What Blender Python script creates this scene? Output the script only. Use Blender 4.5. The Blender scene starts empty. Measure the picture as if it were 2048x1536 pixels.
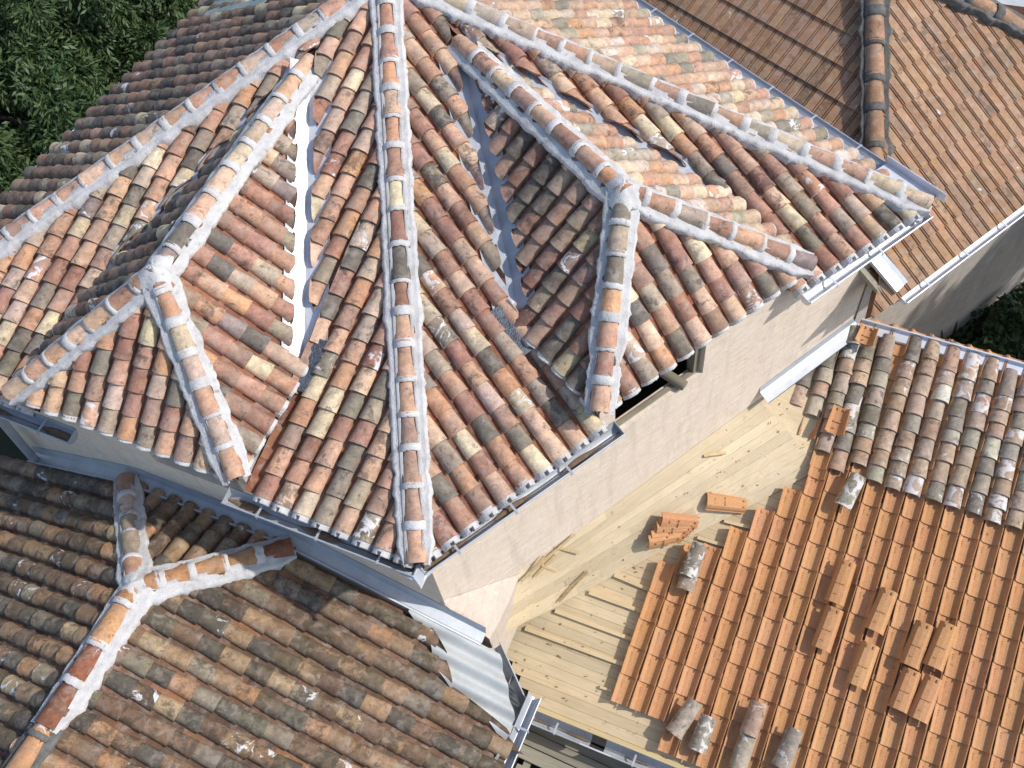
import bpy, bmesh, math, random
import numpy as np
from mathutils import Vector, Matrix, noise as mnoise
random.seed(7); RS = np.random.RandomState(7)
scene = bpy.context.scene
COL = scene.collection
rad = math.radians

# ------------------------------------------------------------------ camera
FPX, NX, NY, HC = 2100., 1235., 2050., 15.5
_d = np.array([NX-1024, NY-768, FPX]); _d = _d/np.linalg.norm(_d)
_r = np.array([1., 0, 0]) - _d[0]*_d; _r = _r/np.linalg.norm(_r)
_u = np.cross(_d, _r)
if _u[1] > 0: _u = -_u
CAMP = np.array([0., 0, HC])
cam = bpy.data.cameras.new('camera'); camo = bpy.data.objects.new('camera', cam); COL.objects.link(camo)
ax = [np.array([_r[i], _u[i], -_d[i]]) for i in range(3)]
M = Matrix(((ax[0][0], -ax[1][0], -ax[2][0], 0), (ax[0][1], -ax[1][1], -ax[2][1], 0),
            (ax[0][2], -ax[1][2], -ax[2][2], HC), (0, 0, 0, 1)))
camo.matrix_world = M
cam.sensor_width = 36; cam.lens = 36*FPX/2048; cam.clip_end = 500; cam.clip_start = .05
scene.camera = camo

# ------------------------------------------------------------------ light
SUN_AZ, SUN_EL = -6., 43.
w = bpy.data.worlds.new('World'); scene.world = w; w.use_nodes = True
nt = w.node_tree; bg = nt.nodes['Background']
sky = nt.nodes.new('ShaderNodeTexSky'); sky.sky_type = 'NISHITA'; sky.sun_disc = False
sky.sun_elevation = rad(SUN_EL); sky.sun_rotation = rad(90-SUN_AZ)
nt.links.new(sky.outputs[0], bg.inputs[0]); bg.inputs[1].default_value = .15
sl = bpy.data.lights.new('sun', 'SUN'); so = bpy.data.objects.new('sun', sl); COL.objects.link(so)
sl.energy = 2.9; sl.angle = rad(1.2); sl.color = (1., .96, .9)
sv = Vector((math.cos(rad(SUN_AZ))*math.cos(rad(SUN_EL)), math.sin(rad(SUN_AZ))*math.cos(rad(SUN_EL)), math.sin(rad(SUN_EL))))
so.rotation_euler = sv.to_track_quat('Z', 'Y').to_euler(); so.location = (10, 0, 20)
scene.view_settings.view_transform = 'Standard'; scene.view_settings.look = 'None'
scene.view_settings.exposure = 0.45; scene.view_settings.gamma = 1

# ------------------------------------------------------------------ survey helpers (measured points of the real place)
def ray(x, y):
    v = np.array([x-1024., y-768., FPX]); v = v/(v@_d)
    return np.array([v@_r, v@_u, -1.])
def Z(x, y, z): return CAMP + ray(x, y)*(HC-z)
def P(x, y, p0, n):
    v = ray(x, y); n = np.array(n, float); return CAMP + v*((np.array(p0)-CAMP)@n)/(v@n)
def unit(a): a = np.array(a, float); return a/np.linalg.norm(a)
def az(a): return np.array([math.cos(rad(a)), math.sin(rad(a)), 0.])
UP = np.array([0, 0, 1.])
def srgb(h):
    h = h.lstrip('#'); c = [int(h[i:i+2], 16)/255 for i in (0, 2, 4)]
    return [x/12.92 if x <= .04045 else ((x+.055)/1.055)**2.4 for x in c]

# ------------------------------------------------------------------ materials
def newmat(name):
    m = bpy.data.materials.new(name); m.use_nodes = True
    n = m.node_tree.nodes; return m, n, m.node_tree.links, n['Principled BSDF']
def nd(n, t, **k):
    o = n.new(t)
    for a, b in k.items(): setattr(o, a, b)
    return o
def mixc(n, l, fac, a, b, mode='MIX'):
    m = n.new('ShaderNodeMix'); m.data_type = 'RGBA'; m.blend_type = mode
    for s, v in ((0, fac), (6, a), (7, b)):
        if hasattr(v, 'is_linked'): l.new(v, m.inputs[s])
        elif s == 0: m.inputs[0].default_value = v
        else: m.inputs[s].default_value = (*v, 1)
    return m.outputs[2]
def math_(n, l, op, a, b=0.):
    m = n.new('ShaderNodeMath'); m.operation = op
    for s, v in ((0, a), (1, b)):
        if hasattr(v, 'is_linked'): l.new(v, m.inputs[s])
        else: m.inputs[s].default_value = v
    return m.outputs[0]
def ramp(n, l, src, lo, hi, a=0., b=1.):
    m = n.new('ShaderNodeMapRange'); l.new(src, m.inputs[0])
    for i, v in enumerate((lo, hi, a, b)): m.inputs[1+i].default_value = v
    return m.outputs[0]
def tex(n, l, sc, det=4, rough=.6, dist=0., vec=None):
    t = n.new('ShaderNodeTexNoise'); t.inputs['Scale'].default_value = sc; t.inputs['Detail'].default_value = det
    t.inputs['Roughness'].default_value = rough; t.inputs['Distortion'].default_value = dist
    if vec is None:
        c = n.get('TC') or n.new('ShaderNodeTexCoord'); c.name = 'TC'; vec = c.outputs['Object']
    l.new(vec, t.inputs['Vector']); return t.outputs['Fac']
def bump(n, l, bsdf, h, strength=.4, dist=.01):
    b = n.new('ShaderNodeBump'); b.inputs['Strength'].default_value = strength; b.inputs['Distance'].default_value = dist
    l.new(h, b.inputs['Height']); l.new(b.outputs[0], bsdf.inputs['Normal'])

def tile_material(name, lichen=(.05, .047, .042), mortc=(.66, .64, .63), moss=None, vr=(.62, 1.25), pat=.32, bloom=.35, big=(.82, 1.1)):
    m, n, l, b = newmat(name)
    at = n.new('ShaderNodeAttribute'); at.attribute_name = 'tint'
    fx = n.new('ShaderNodeAttribute'); fx.attribute_name = 'fx'
    sp = n.new('ShaderNodeSeparateColor'); l.new(fx.outputs['Color'], sp.inputs[0])
    n1 = tex(n, l, 14, 5, .65); v = ramp(n, l, n1, .28, .72, *vr)
    n1b = tex(n, l, 70, 3, .6); v = math_(n, l, 'MULTIPLY', v, ramp(n, l, n1b, .3, .7, .82, 1.14))
    n7 = tex(n, l, 1.1, 4, .6, .5); v = math_(n, l, 'MULTIPLY', v, ramp(n, l, n7, .35, .65, *big))
    gv = n.new('ShaderNodeCombineColor'); [l.new(v, gv.inputs[i]) for i in range(3)]
    c = mixc(n, l, 1., at.outputs['Color'], gv.outputs[0], 'MULTIPLY')
    # pale bloom
    n4 = tex(n, l, 9, 4, .6, .5)
    c = mixc(n, l, math_(n, l, 'MULTIPLY', ramp(n, l, n4, .5, .7), bloom), c, (.5, .42, .35))
    n6 = tex(n, l, 4.5, 5, .65, .8)
    c = mixc(n, l, math_(n, l, 'MULTIPLY', ramp(n, l, n6, .42, .68), pat), c, (.2, .165, .14))
    # lichen and soot
    n2 = tex(n, l, 11, 7, .72, .4)
    thr = math_(n, l, 'SUBTRACT', n2, ramp(n, l, sp.outputs[1], 0, 1, .62, .38))
    c = mixc(n, l, math_(n, l, 'MULTIPLY', ramp(n, l, thr, 0, .09), .62), c, lichen)
    if moss:
        n5 = tex(n, l, 5, 6, .7); c = mixc(n, l, math_(n, l, 'MULTIPLY', ramp(n, l, n5, .62, .68), .8), c, moss)
    # lime smears
    n3 = tex(n, l, 7, 5, .6, 1.3)
    th3 = math_(n, l, 'SUBTRACT', n3, ramp(n, l, sp.outputs[0], 0, 1, .78, .42))
    c = mixc(n, l, math_(n, l, 'MULTIPLY', ramp(n, l, th3, 0, .05), .9), c, mortc)
    l.new(c, b.inputs['Base Color']); b.inputs['Roughness'].default_value = .82
    b.inputs['Specular IOR Level'].default_value = .3
    h = math_(n, l, 'ADD', math_(n, l, 'MULTIPLY', n1, 1.), math_(n, l, 'MULTIPLY', n1b, .35))
    bump(n, l, b, h, .55, .008)
    return m
def simple(name, c1, c2, sc=6, rough=.8, metal=0., bs=.3, bd=.006, det=5, lo=.35, hi=.65, spots=None, spot=(.1, .09, .08)):
    m, n, l, b = newmat(name)
    t = tex(n, l, sc, det, .6); c = mixc(n, l, ramp(n, l, t, lo, hi), c1, c2)
    t2 = tex(n, l, sc*9, 3, .6); c = mixc(n, l, ramp(n, l, t2, .3, .7, 0, .25), c, tuple(x*.6 for x in c1))
    if spots:
        t3 = tex(n, l, spots, 3, .6); c = mixc(n, l, ramp(n, l, t3, .66, .7, 0, .8), c, spot)
    l.new(c, b.inputs['Base Color']); b.inputs['Roughness'].default_value = rough; b.inputs['Metallic'].default_value = metal
    h = math_(n, l, 'ADD', t, math_(n, l, 'MULTIPLY', t2, .5)); bump(n, l, b, h, bs, bd)
    return m
MT = tile_material('old canal tile')
MTL = tile_material('mossy canal tile', lichen=(.045, .042, .034), moss=(.15, .13, .075), vr=(.55, 1.25))
MPAN = tile_material('new channel tile', vr=(.8, 1.15))
MNEW = tile_material('new orange tile', vr=(.95, 1.04), pat=.0, bloom=.06, big=(.95, 1.04))
MFLAT = tile_material('interlocking tile', moss=(.26, .18, .06), vr=(.82, 1.12), lichen=(.1, .085, .07))
MMORT = simple('lime mortar', (.59, .57, .555), (.42, .4, .385), 8, .92, 0, .9, .018, det=8, lo=.42, hi=.7, spots=16, spot=(.3, .27, .24))
MMORTG = simple('dark ridge mortar', (.17, .165, .15), (.09, .085, .075), 14, .95, 0, .8, .015)
MBED = simple('bedding', (.2, .09, .05), (.12, .05, .03), 10)
MZINC = simple('zinc', (.47, .49, .52), (.38, .4, .43), 5, .42, .2, .12, .004)
MZINCB = simple('bright zinc', (.78, .79, .82), (.66, .68, .72), 4, .4, .3, .15, .006)
MLEAD = simple('lead', (.16, .17, .2), (.07, .075, .09), 7, .45, .6, .8, .02)
MDIRT = simple('gutter dirt', (.16, .1, .06), (.24, .17, .11), 18, .95, 0, .8, .01)
MCORR = simple('grey fibre sheet', (.46, .47, .46), (.36, .38, .38), 3, .7, 0, .2, .004)
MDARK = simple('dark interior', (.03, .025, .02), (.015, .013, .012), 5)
MKHAKI = simple('weathered board', (.2, .175, .12), (.27, .24, .18), 4, .85)
def plaster(name, c1, c2, c3):
    m, n, l, b = newmat(name)
    tc = n.new('ShaderNodeTexCoord'); tc.name = 'TC'
    mp = n.new('ShaderNodeMapping'); mp.inputs['Scale'].default_value = (1, 1, 5); l.new(tc.outputs['Object'], mp.inputs[0])
    t = tex(n, l, 3, 6, .65); c = mixc(n, l, ramp(n, l, t, .35, .65), c1, c2)
    t2 = tex(n, l, 5, 5, .65, .6, mp.outputs[0]); c = mixc(n, l, ramp(n, l, t2, .42, .66, 0, .75), c, c3)
    mp2 = n.new('ShaderNodeMapping'); mp2.inputs['Scale'].default_value = (4, 4, .6); l.new(tc.outputs['Object'], mp2.inputs[0])
    t5 = tex(n, l, 2.2, 5, .7, .3, mp2.outputs[0]); c = mixc(n, l, ramp(n, l, t5, .5, .72, 0, .6), c, tuple(x*.68 for x in c1))
    t3 = tex(n, l, 38, 4, .7); c = mixc(n, l, ramp(n, l, t3, .6, .68, 0, .6), c, tuple(x*.45 for x in c1))
    t4 = tex(n, l, 60, 3, .6); c = mixc(n, l, ramp(n, l, t4, .3, .7, .25, 0), c, tuple(x*.7 for x in c1))
    l.new(c, b.inputs['Base Color']); b.inputs['Roughness'].default_value = .92
    h = math_(n, l, 'ADD', math_(n, l, 'MULTIPLY', t3, .6), t2); bump(n, l, b, h, .6, .012)
    return m
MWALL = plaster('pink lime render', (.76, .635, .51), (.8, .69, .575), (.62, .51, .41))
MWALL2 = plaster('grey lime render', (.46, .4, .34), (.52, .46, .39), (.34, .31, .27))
MPATCH = plaster('fresh render', (.55, .46, .375), (.6, .51, .43), (.48, .39, .32))
def wood(name, base, dirv, c2, kn=(.32, .2, .1)):
    m, n, l, b = newmat(name)
    tc = n.new('ShaderNodeTexCoord'); tc.name = 'TC'
    mp = n.new('ShaderNodeMapping'); a = math.atan2(dirv[1], dirv[0]); mp.vector_type = 'TEXTURE'
    mp.inputs['Rotation'].default_value = (0, 0, a); l.new(tc.outputs['Object'], mp.inputs[0])
    mp2 = n.new('ShaderNodeMapping'); mp2.inputs['Scale'].default_value = (1, 14, 14); l.new(mp.outputs[0], mp2.inputs[0])
    at = n.new('ShaderNodeAttribute'); at.attribute_name = 'tint'
    t = tex(n, l, 3, 4, .6, .3, mp2.outputs[0]); c = mixc(n, l, ramp(n, l, t, .35, .65), base, c2)
    c = mixc(n, l, 1., c, at.outputs['Color'], 'MULTIPLY')
    t3 = tex(n, l, 9, 4, .6); c = mixc(n, l, ramp(n, l, t3, .66, .72, 0, .6), c, kn)
    t6 = tex(n, l, 26, 2, .5); c = mixc(n, l, ramp(n, l, t6, .71, .74, 0, .75), c, tuple(x*.6 for x in kn))
    t4 = tex(n, l, 1.6, 4, .6); c = mixc(n, l, ramp(n, l, t4, .5, .72, 0, .45), c, tuple(x*.72 for x in base))
    l.new(c, b.inputs['Base Color']); b.inputs['Roughness'].default_value = .75; bump(n, l, b, t, .25, .003)
    return m

# ------------------------------------------------------------------ object helpers
def tag(o, label=None, cat=None, group=None, kind=None):
    if label: o['label'] = label
    if cat: o['category'] = cat
    if group: o['group'] = group
    if kind: o['kind'] = kind
    return o
def empty(name, loc, label, cat, group=None):
    o = bpy.data.objects.new(name, None); COL.objects.link(o); o.location = Vector(loc); o.empty_display_size = .2
    return tag(o, label, cat, group)
class MB:
    def __init__(s): s.v = []; s.f = []; s.t = []; s.x = []; s.mi = []
    def add(s, vs, fs, tint=(1, 1, 1), fx=(0, 0, 0), mi=0):
        b = len(s.v); s.v.extend([tuple(map(float, q)) for q in vs]); s.f.extend([tuple(b+i for i in q) for q in fs])
        s.t.extend([tuple(tint)]*len(vs)); s.x.extend([tuple(fx)]*len(vs)); s.mi.extend([mi]*len(fs))
    def grid(s, pts, **k):      # pts[i][j] 3D
        nj = len(pts[0]); vs = [q for r_ in pts for q in r_]
        s.add(vs, [(i*nj+j, i*nj+j+1, (i+1)*nj+j+1, (i+1)*nj+j) for i in range(len(pts)-1) for j in range(nj-1)], **k)
    def box(s, c, a, b, n, la, lb, ln, **k):   # centre c, axes a,b,n, full sizes
        c = np.array(c); vs = [c+a*la/2*i+b*lb/2*j+n*ln/2*q for q in (-1, 1) for j in (-1, 1) for i in (-1, 1)]
        s.add(vs, [(0, 2, 3, 1), (4, 5, 7, 6), (0, 1, 5, 4), (2, 6, 7, 3), (0, 4, 6, 2), (1, 3, 7, 5)], **k)
    def prism(s, poly, n, th, **k):   # polygon pts top, thickness downwards along n
        poly = [np.array(q) for q in poly]; m = len(poly); vs = poly+[q-np.array(n)*th for q in poly]
        s.add(vs, [tuple(range(m)), tuple(range(2*m-1, m-1, -1))]+[(i, i+m, (i+1) % m+m, (i+1) % m) for i in range(m)], **k)
    def tube(s, pts, r, seg=10, **k):
        pts = [np.array(q, float) for q in pts]; rings = []
        for i, q in enumerate(pts):
            t = unit(pts[min(i+1, len(pts)-1)]-pts[max(i-1, 0)]); a = unit(np.cross(t, UP if abs(t[2]) < .9 else [1, 0, 0])); b = np.cross(t, a)
            rr = r[i] if hasattr(r, '__len__') else r
            rings.append([q+rr*(a*math.cos(2*math.pi*j/seg)+b*math.sin(2*math.pi*j/seg)) for j in range(seg+1)])
        s.grid(rings, **k)
        for rg in (rings[0], rings[-1]): s.add(rg[:-1], [tuple(range(seg))], **k)
    def build(s, name, mats, parent=None, smooth=False, bevel=0):
        me = bpy.data.meshes.new(name); me.from_pydata(s.v, [], s.f)
        mats = mats if isinstance(mats, (list, tuple)) else [mats]
        for m in mats: me.materials.append(m)
        if len(mats) > 1: me.polygons.foreach_set('material_index', s.mi)
        for nm, dat in (('tint', s.t), ('fx', s.x)):
            a = me.attributes.new(nm, 'FLOAT_COLOR', 'POINT')
            arr = np.ones((len(s.v), 4), np.float32); arr[:, :3] = dat; a.data.foreach_set('color', arr.ravel())
        if smooth: me.polygons.foreach_set('use_smooth', [True]*len(me.polygons))
        me.update(); o = bpy.data.objects.new(name, me); COL.objects.link(o)
        if parent:
            o.parent = parent
            pl = parent_world(parent); o.matrix_parent_inverse = pl.inverted()
        if bevel:
            md = o.modifiers.new('b', 'BEVEL'); md.width = bevel; md.segments = 2; md.limit_method = 'ANGLE'
        return o
def parent_world(p):
    m = Matrix.Translation(p.location)
    if p.parent: m = parent_world(p.parent) @ p.matrix_parent_inverse @ m if False else Matrix.Translation(p.location)
    return m
def rnd(a, b): return random.uniform(a, b)

# palettes
def pal(s): return [(srgb(a.split(':')[0]), float(a.split(':')[1])) for a in s.split()]
PT = pal('CC967A:7 C0886E:7 B27A68:6 D2A082:5 D8AC90:5 DABF9E:3 CEB496:2 B49A88:4 9C8676:3 84766A:3 70655E:3 A87E6C:5 A46C5A:3 CCA898:4 987E7E:1 CE9068:3')
PTB = pal('886454:5 785A4E:5 926A58:4 A07A62:2 6A5A52:5 584C48:4 C0AA8E:2 887466:3')  # darker tints carry the shade of slopes turned from the sun
PR = pal('C08E78:5 C49A82:5 CCA890:4 D0B498:3 C08A70:4 D0B4A8:4 A89888:2 8C8074:2 C8906E:2')
PD = pal('A07468:4 946454:5 865A4E:4 705E56:3 AA8470:4 C4A888:2 9a8070:3 665A54:2')  # dark red tints carry the shade on the right dormer's left slope
PL = pal('96704E:6 84624A:6 765843:5 6A5642:5 5C5046:4 A27C5A:5 B2926C:3 8A7864:3 988670:2 766A5C:2 74685C:2 B48058:3')
PO = pal('B4947F:5 AC8872:5 A48C7E:5 94857A:3 B49684:4 BA9078:3 A4988C:4 CCC0AC:1 80746A:3 B4A090:4 C09C84:2')
PN = pal('C48652:6 C0824E:5 C68A58:3')
PPAN2 = pal('6E4A36:5 5C4030:4 80583E:2 8E5A3C:1')
PPAN = pal('8E4E32:5 7E4429:4 985A3C:3')
PF = pal('AE7E5C:5 B28462:5 A67654:4 A07A5C:2')
SAT = .82
def pick(p):
    t = random.random()*sum(a[1] for a in p)
    for c, wt in p:
        t -= wt
        if t <= 0: break
    g_ = .3*c[0]+.59*c[1]+.11*c[2]; c = [g_+(x-g_)*SAT for x in c]
    j = rnd(.97, 1.04) if p is PN else rnd(.92, 1.12); return [c[0]*j, c[1]*j*rnd(.99, 1.05), c[2]*j*rnd(.86, .97)]

def arc(rx, h, seg=8, a0=0.):
    return np.array([(rx*math.cos(math.pi-math.pi*i/seg), h*math.sin(math.pi*i/seg)) for i in range(seg+1)])
S_COVER = arc(.084, .074)
S_PAN = np.array([(x, .07-y) for x, y in arc(.08, .066)])
S_NEW = np.array([(-.1, .064), (-.091, .062), (-.077, .03), (-.055, .007), (0, .001), (.055, .007), (.077, .03), (.091, .062), (.1, .064)])
S_FLAT = np.array([(-.07, .0), (-.064, .022), (.03, .022), (.036, .002), (.044, .002), (.05, .024), (.058, .024), (.064, .0), (.07, .0)])

class Face:
    """a roof plane: origin, along-eave U, up-slope V, normal N and a polygon of survey points"""
    def __init__(s, O, U, pts, skew=0.):
        s.O = np.array(O, float); s.U = unit(U)
        ps = [np.array(p, float) for p in pts]
        n = None; best = 0
        for i in range(len(ps)):
            for j in range(i+1, len(ps)):
                c = np.cross(ps[i]-s.O, ps[j]-s.O)
                if np.linalg.norm(c) > best: best = np.linalg.norm(c); n = c/best
        s.N = n if n[2] > 0 else -n
        s.V = unit(np.cross(s.N, s.U)); s.V = s.V if s.V[2] > 0 else -s.V
        s.skew = skew
        s.poly = [s.uv(p) for p in ps]
    def uv(s, p):
        q = np.array(p)-s.O; u, v = q@s.U, q@s.V; return np.array([u-s.skew*v, v])
    def pt(s, u, v, w=0.): return s.O+s.U*(u+s.skew*v)+s.V*v+s.N*w
    def crossings(s, u):
        r = []; m = len(s.poly)
        for i in range(m):
            a, b = s.poly[i], s.poly[(i+1) % m]
            if (a[0] <= u) != (b[0] <= u):
                k = (b[1]-a[1])/(b[0]-a[0]); r.append((a[1]+k*(u-a[0]), k))
        if any(abs(k) > 30 for _, k in r): return []
        return sorted(r)
    def at(s, x, y, h=0.): return P(x, y, s.O+s.N*h, s.N)

def add_tile(mb, F, sec, u, v, L, sc, wl, thick, rot, clamp, tint, fx, nl=2, convex=True, lipd=None):
    k = len(sec); V = []
    T = [0]+[i/nl for i in range(1, nl+1)]
    gu = np.empty((nl+1, k)); gv = np.empty((nl+1, k)); gw = np.empty((nl+1, k))
    for i, t in enumerate(T):
        s_ = sc[0]+(sc[1]-sc[0])*t
        gu[i] = u+sec[:, 0]*s_+rot*L*(t-.5); gv[i] = v+L*t; gw[i] = sec[:, 1]*s_+wl[0]+(wl[1]-wl[0])*t
    if clamp:
        lo, hi = clamp
        lo_v = lo[0]+lo[1]*(gu-lo[2]); hi_v = hi[0]+hi[1]*(gu-hi[2])
        if (gv.max() < lo_v.min()) or np.all(gv >= hi_v) or np.all(gv <= lo_v): return False
        gv = np.maximum(np.minimum(gv, hi_v), lo_v) if lo[1] == 0 else np.minimum(np.maximum(gv, lo_v), hi_v)
    pts = F.O+F.U*(gu+F.skew*gv)[..., None]+F.V*gv[..., None]+F.N*gw[..., None]
    mb.grid([list(r_) for r_ in pts], tint=tint, fx=fx)
    # lower end lip (its own vertices)
    inner = sec[:, :]*np.array([1-thick/.09, 1]) if convex else sec
    lw = gw[0]-thick
    if convex: lw = sec[:, 1]*sc[0]*(1-thick/.07)+wl[0]-.004
    iu = u+inner[:, 0]*sc[0]-rot*L*.5 if convex else gu[0]
    p2 = F.O+F.U*(iu+F.skew*gv[0])[:, None]+F.V*gv[0][:, None]+F.N*lw[:, None]
    mb.grid([list(pts[0]), list(p2)], tint=[c*.9 for c in tint], fx=fx)
    return True

def rows_of(F, pitch, off=0.):
    us = [p[0] for p in F.poly]; a, b = min(us), max(us); n = int((b-a)/pitch)
    return [a+pitch*(.5+off)+i*pitch for i in range(-1, n+2)]
def shingle(mb, F, kind='cover', pitch=.21, expo=.29, pal_=PT, off=0., mort=.1, lich=.2, lo_gap=0., hi_gap=0., over=.04, jit=1., us=None, palf=None):
    out = []; vmax = max(p[1] for p in F.poly)
    for u0 in (us if us is not None else rows_of(F, pitch, off)):
        cr = F.crossings(u0)
        for i in range(0, len(cr)-1, 2):
            (a, ka), (b, kb) = cr[i], cr[i+1]
            eave = abs(ka) < .05
            a_ = a - (over if eave else -lo_gap+rnd(-.02, .02)*jit); b_ = b-hi_gap
            if b_-a_ < .05 and eave: pass
            if b_ < a_-.1: continue
            out.append((u0, a, eave))
            ph = 0 if eave else -rnd(0, expo)
            if kind == 'flat': a_ = a-.02; ph = 0 if eave else expo*math.floor(a/expo)-.02-a_
            v = a_+ph; lo = (a_, 0, u0) if eave else (a_, ka, u0); hi = (b_+.02, kb, u0)
            drift = 0.
            vend = min(b_+.15+.1*abs(kb), vmax+.2)
            while v < vend:
                e = expo*rnd(.86, 1.1) if jit else expo
                L = e+.09
                drift = max(-.008, min(.008, drift+rnd(-.003, .003)*jit))
                tint = pick(palf(u0, v) if palf else pal_)
                m_ = mort if random.random() < .55 else mort*.2
                if random.random() < .06: m_ = min(1, mort+.45)
                l_ = lich*rnd(.2, 1.6); l_ = min(l_+.4, 1) if random.random() < .07 else l_
                fx = (m_, min(l_, 1), random.random())
                if kind == 'cover':
                    s0 = rnd(.97, 1.07)
                    add_tile(mb, F, S_COVER, u0+drift, v, L, (s0*1.06, s0*.86), (.032+rnd(-.004, .006)*jit, .008), .014, rnd(-.03, .03)*jit, (lo, hi), tint, fx)
                elif kind == 'pan':
                    add_tile(mb, F, S_PAN, u0, v, L, (.92, 1.05), (.012, -.004), .012, 0, (lo, hi), tint, fx, nl=1, convex=False)
                elif kind == 'new':
                    add_tile(mb, F, S_NEW, u0, v, L, (.9, 1.), (.018, .0), .013, 0, (lo, hi), tint, fx, nl=1, convex=False)
                elif kind == 'flat':
                    add_tile(mb, F, S_FLAT, u0, v, e+.02, (1, 1), (.03+rnd(-.002, .003), .006), .026, 0, (lo, hi), tint, fx, nl=1, convex=False)
                v += e
    return out
def slab(mb, F, th=.1, w0=-.012, mi=1):
    q = [F.pt(p[0], p[1], w0) for p in F.poly]
    mb.prism(q, F.N, th, tint=(1, 1, 1), mi=mi)
def canal_slope(F, name, parent, pal_=PT, expo=.29, pitch=.21, mort=.12, lich=.2, lo_gap=0., palp=PPAN, mat=MT, pmat=MPAN, notch=0, jit=1., palf=None, th=.1):
    mb = MB(); us = rows_of(F, pitch)
    rows = shingle(mb, F, 'cover', pitch, expo, pal_, mort=mort, lich=lich, lo_gap=lo_gap, hi_gap=.05, jit=jit, us=us, palf=palf)
    n0 = len(mb.f)
    shingle(mb, F, 'pan', pitch, .33, palp, off=.5, mort=.0, lich=.12, lo_gap=lo_gap, jit=jit)
    mb.mi[n0:] = [1]*(len(mb.f)-n0)
    slab(mb, F, mi=2, th=th)
    o = mb.build(name, [mat, pmat, MBED], parent, smooth=True)
    mm = MB()
    for (u0, a, eave) in rows:
        if not eave or notch == 0: continue
        # lime plug under the lowest cover tile, notched at the middle
        r0, h0 = .092, .106; v1 = a-.015; v0 = a-(.1 if notch == 1 else .078)+rnd(-.006, .006); wn = .021
        xs = [-r0, -.08, -.06, -.04, -wn, -wn, 0, wn, wn, .04, .06, .08, r0]; g = [[], [], [], []]
        for k, x in enumerate(xs):
            y = h0*math.sqrt(max(0, 1-(x/r0)**2)); mid = 5 <= k <= 7 and notch == 1
            vf = v0+(.034 if mid else 0)+.006*mnoise.noise(Vector((u0*9, k*.7, 2)))
            for q, (vv, ww) in enumerate(((v1, y), (vf+.008, y), (vf, y-.01), (vf+.004, -.05))): g[q].append(F.pt(u0+x, vv, ww))
        mm.grid(g)
        if notch == 1:
            mm.box(F.pt(u0+pitch/2, a-.03, -.02), F.U, F.V, F.N, pitch-.17, .07, .05)
    if mm.v: mm.build('eave_mortar', MMORT, o)
    return o

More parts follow.
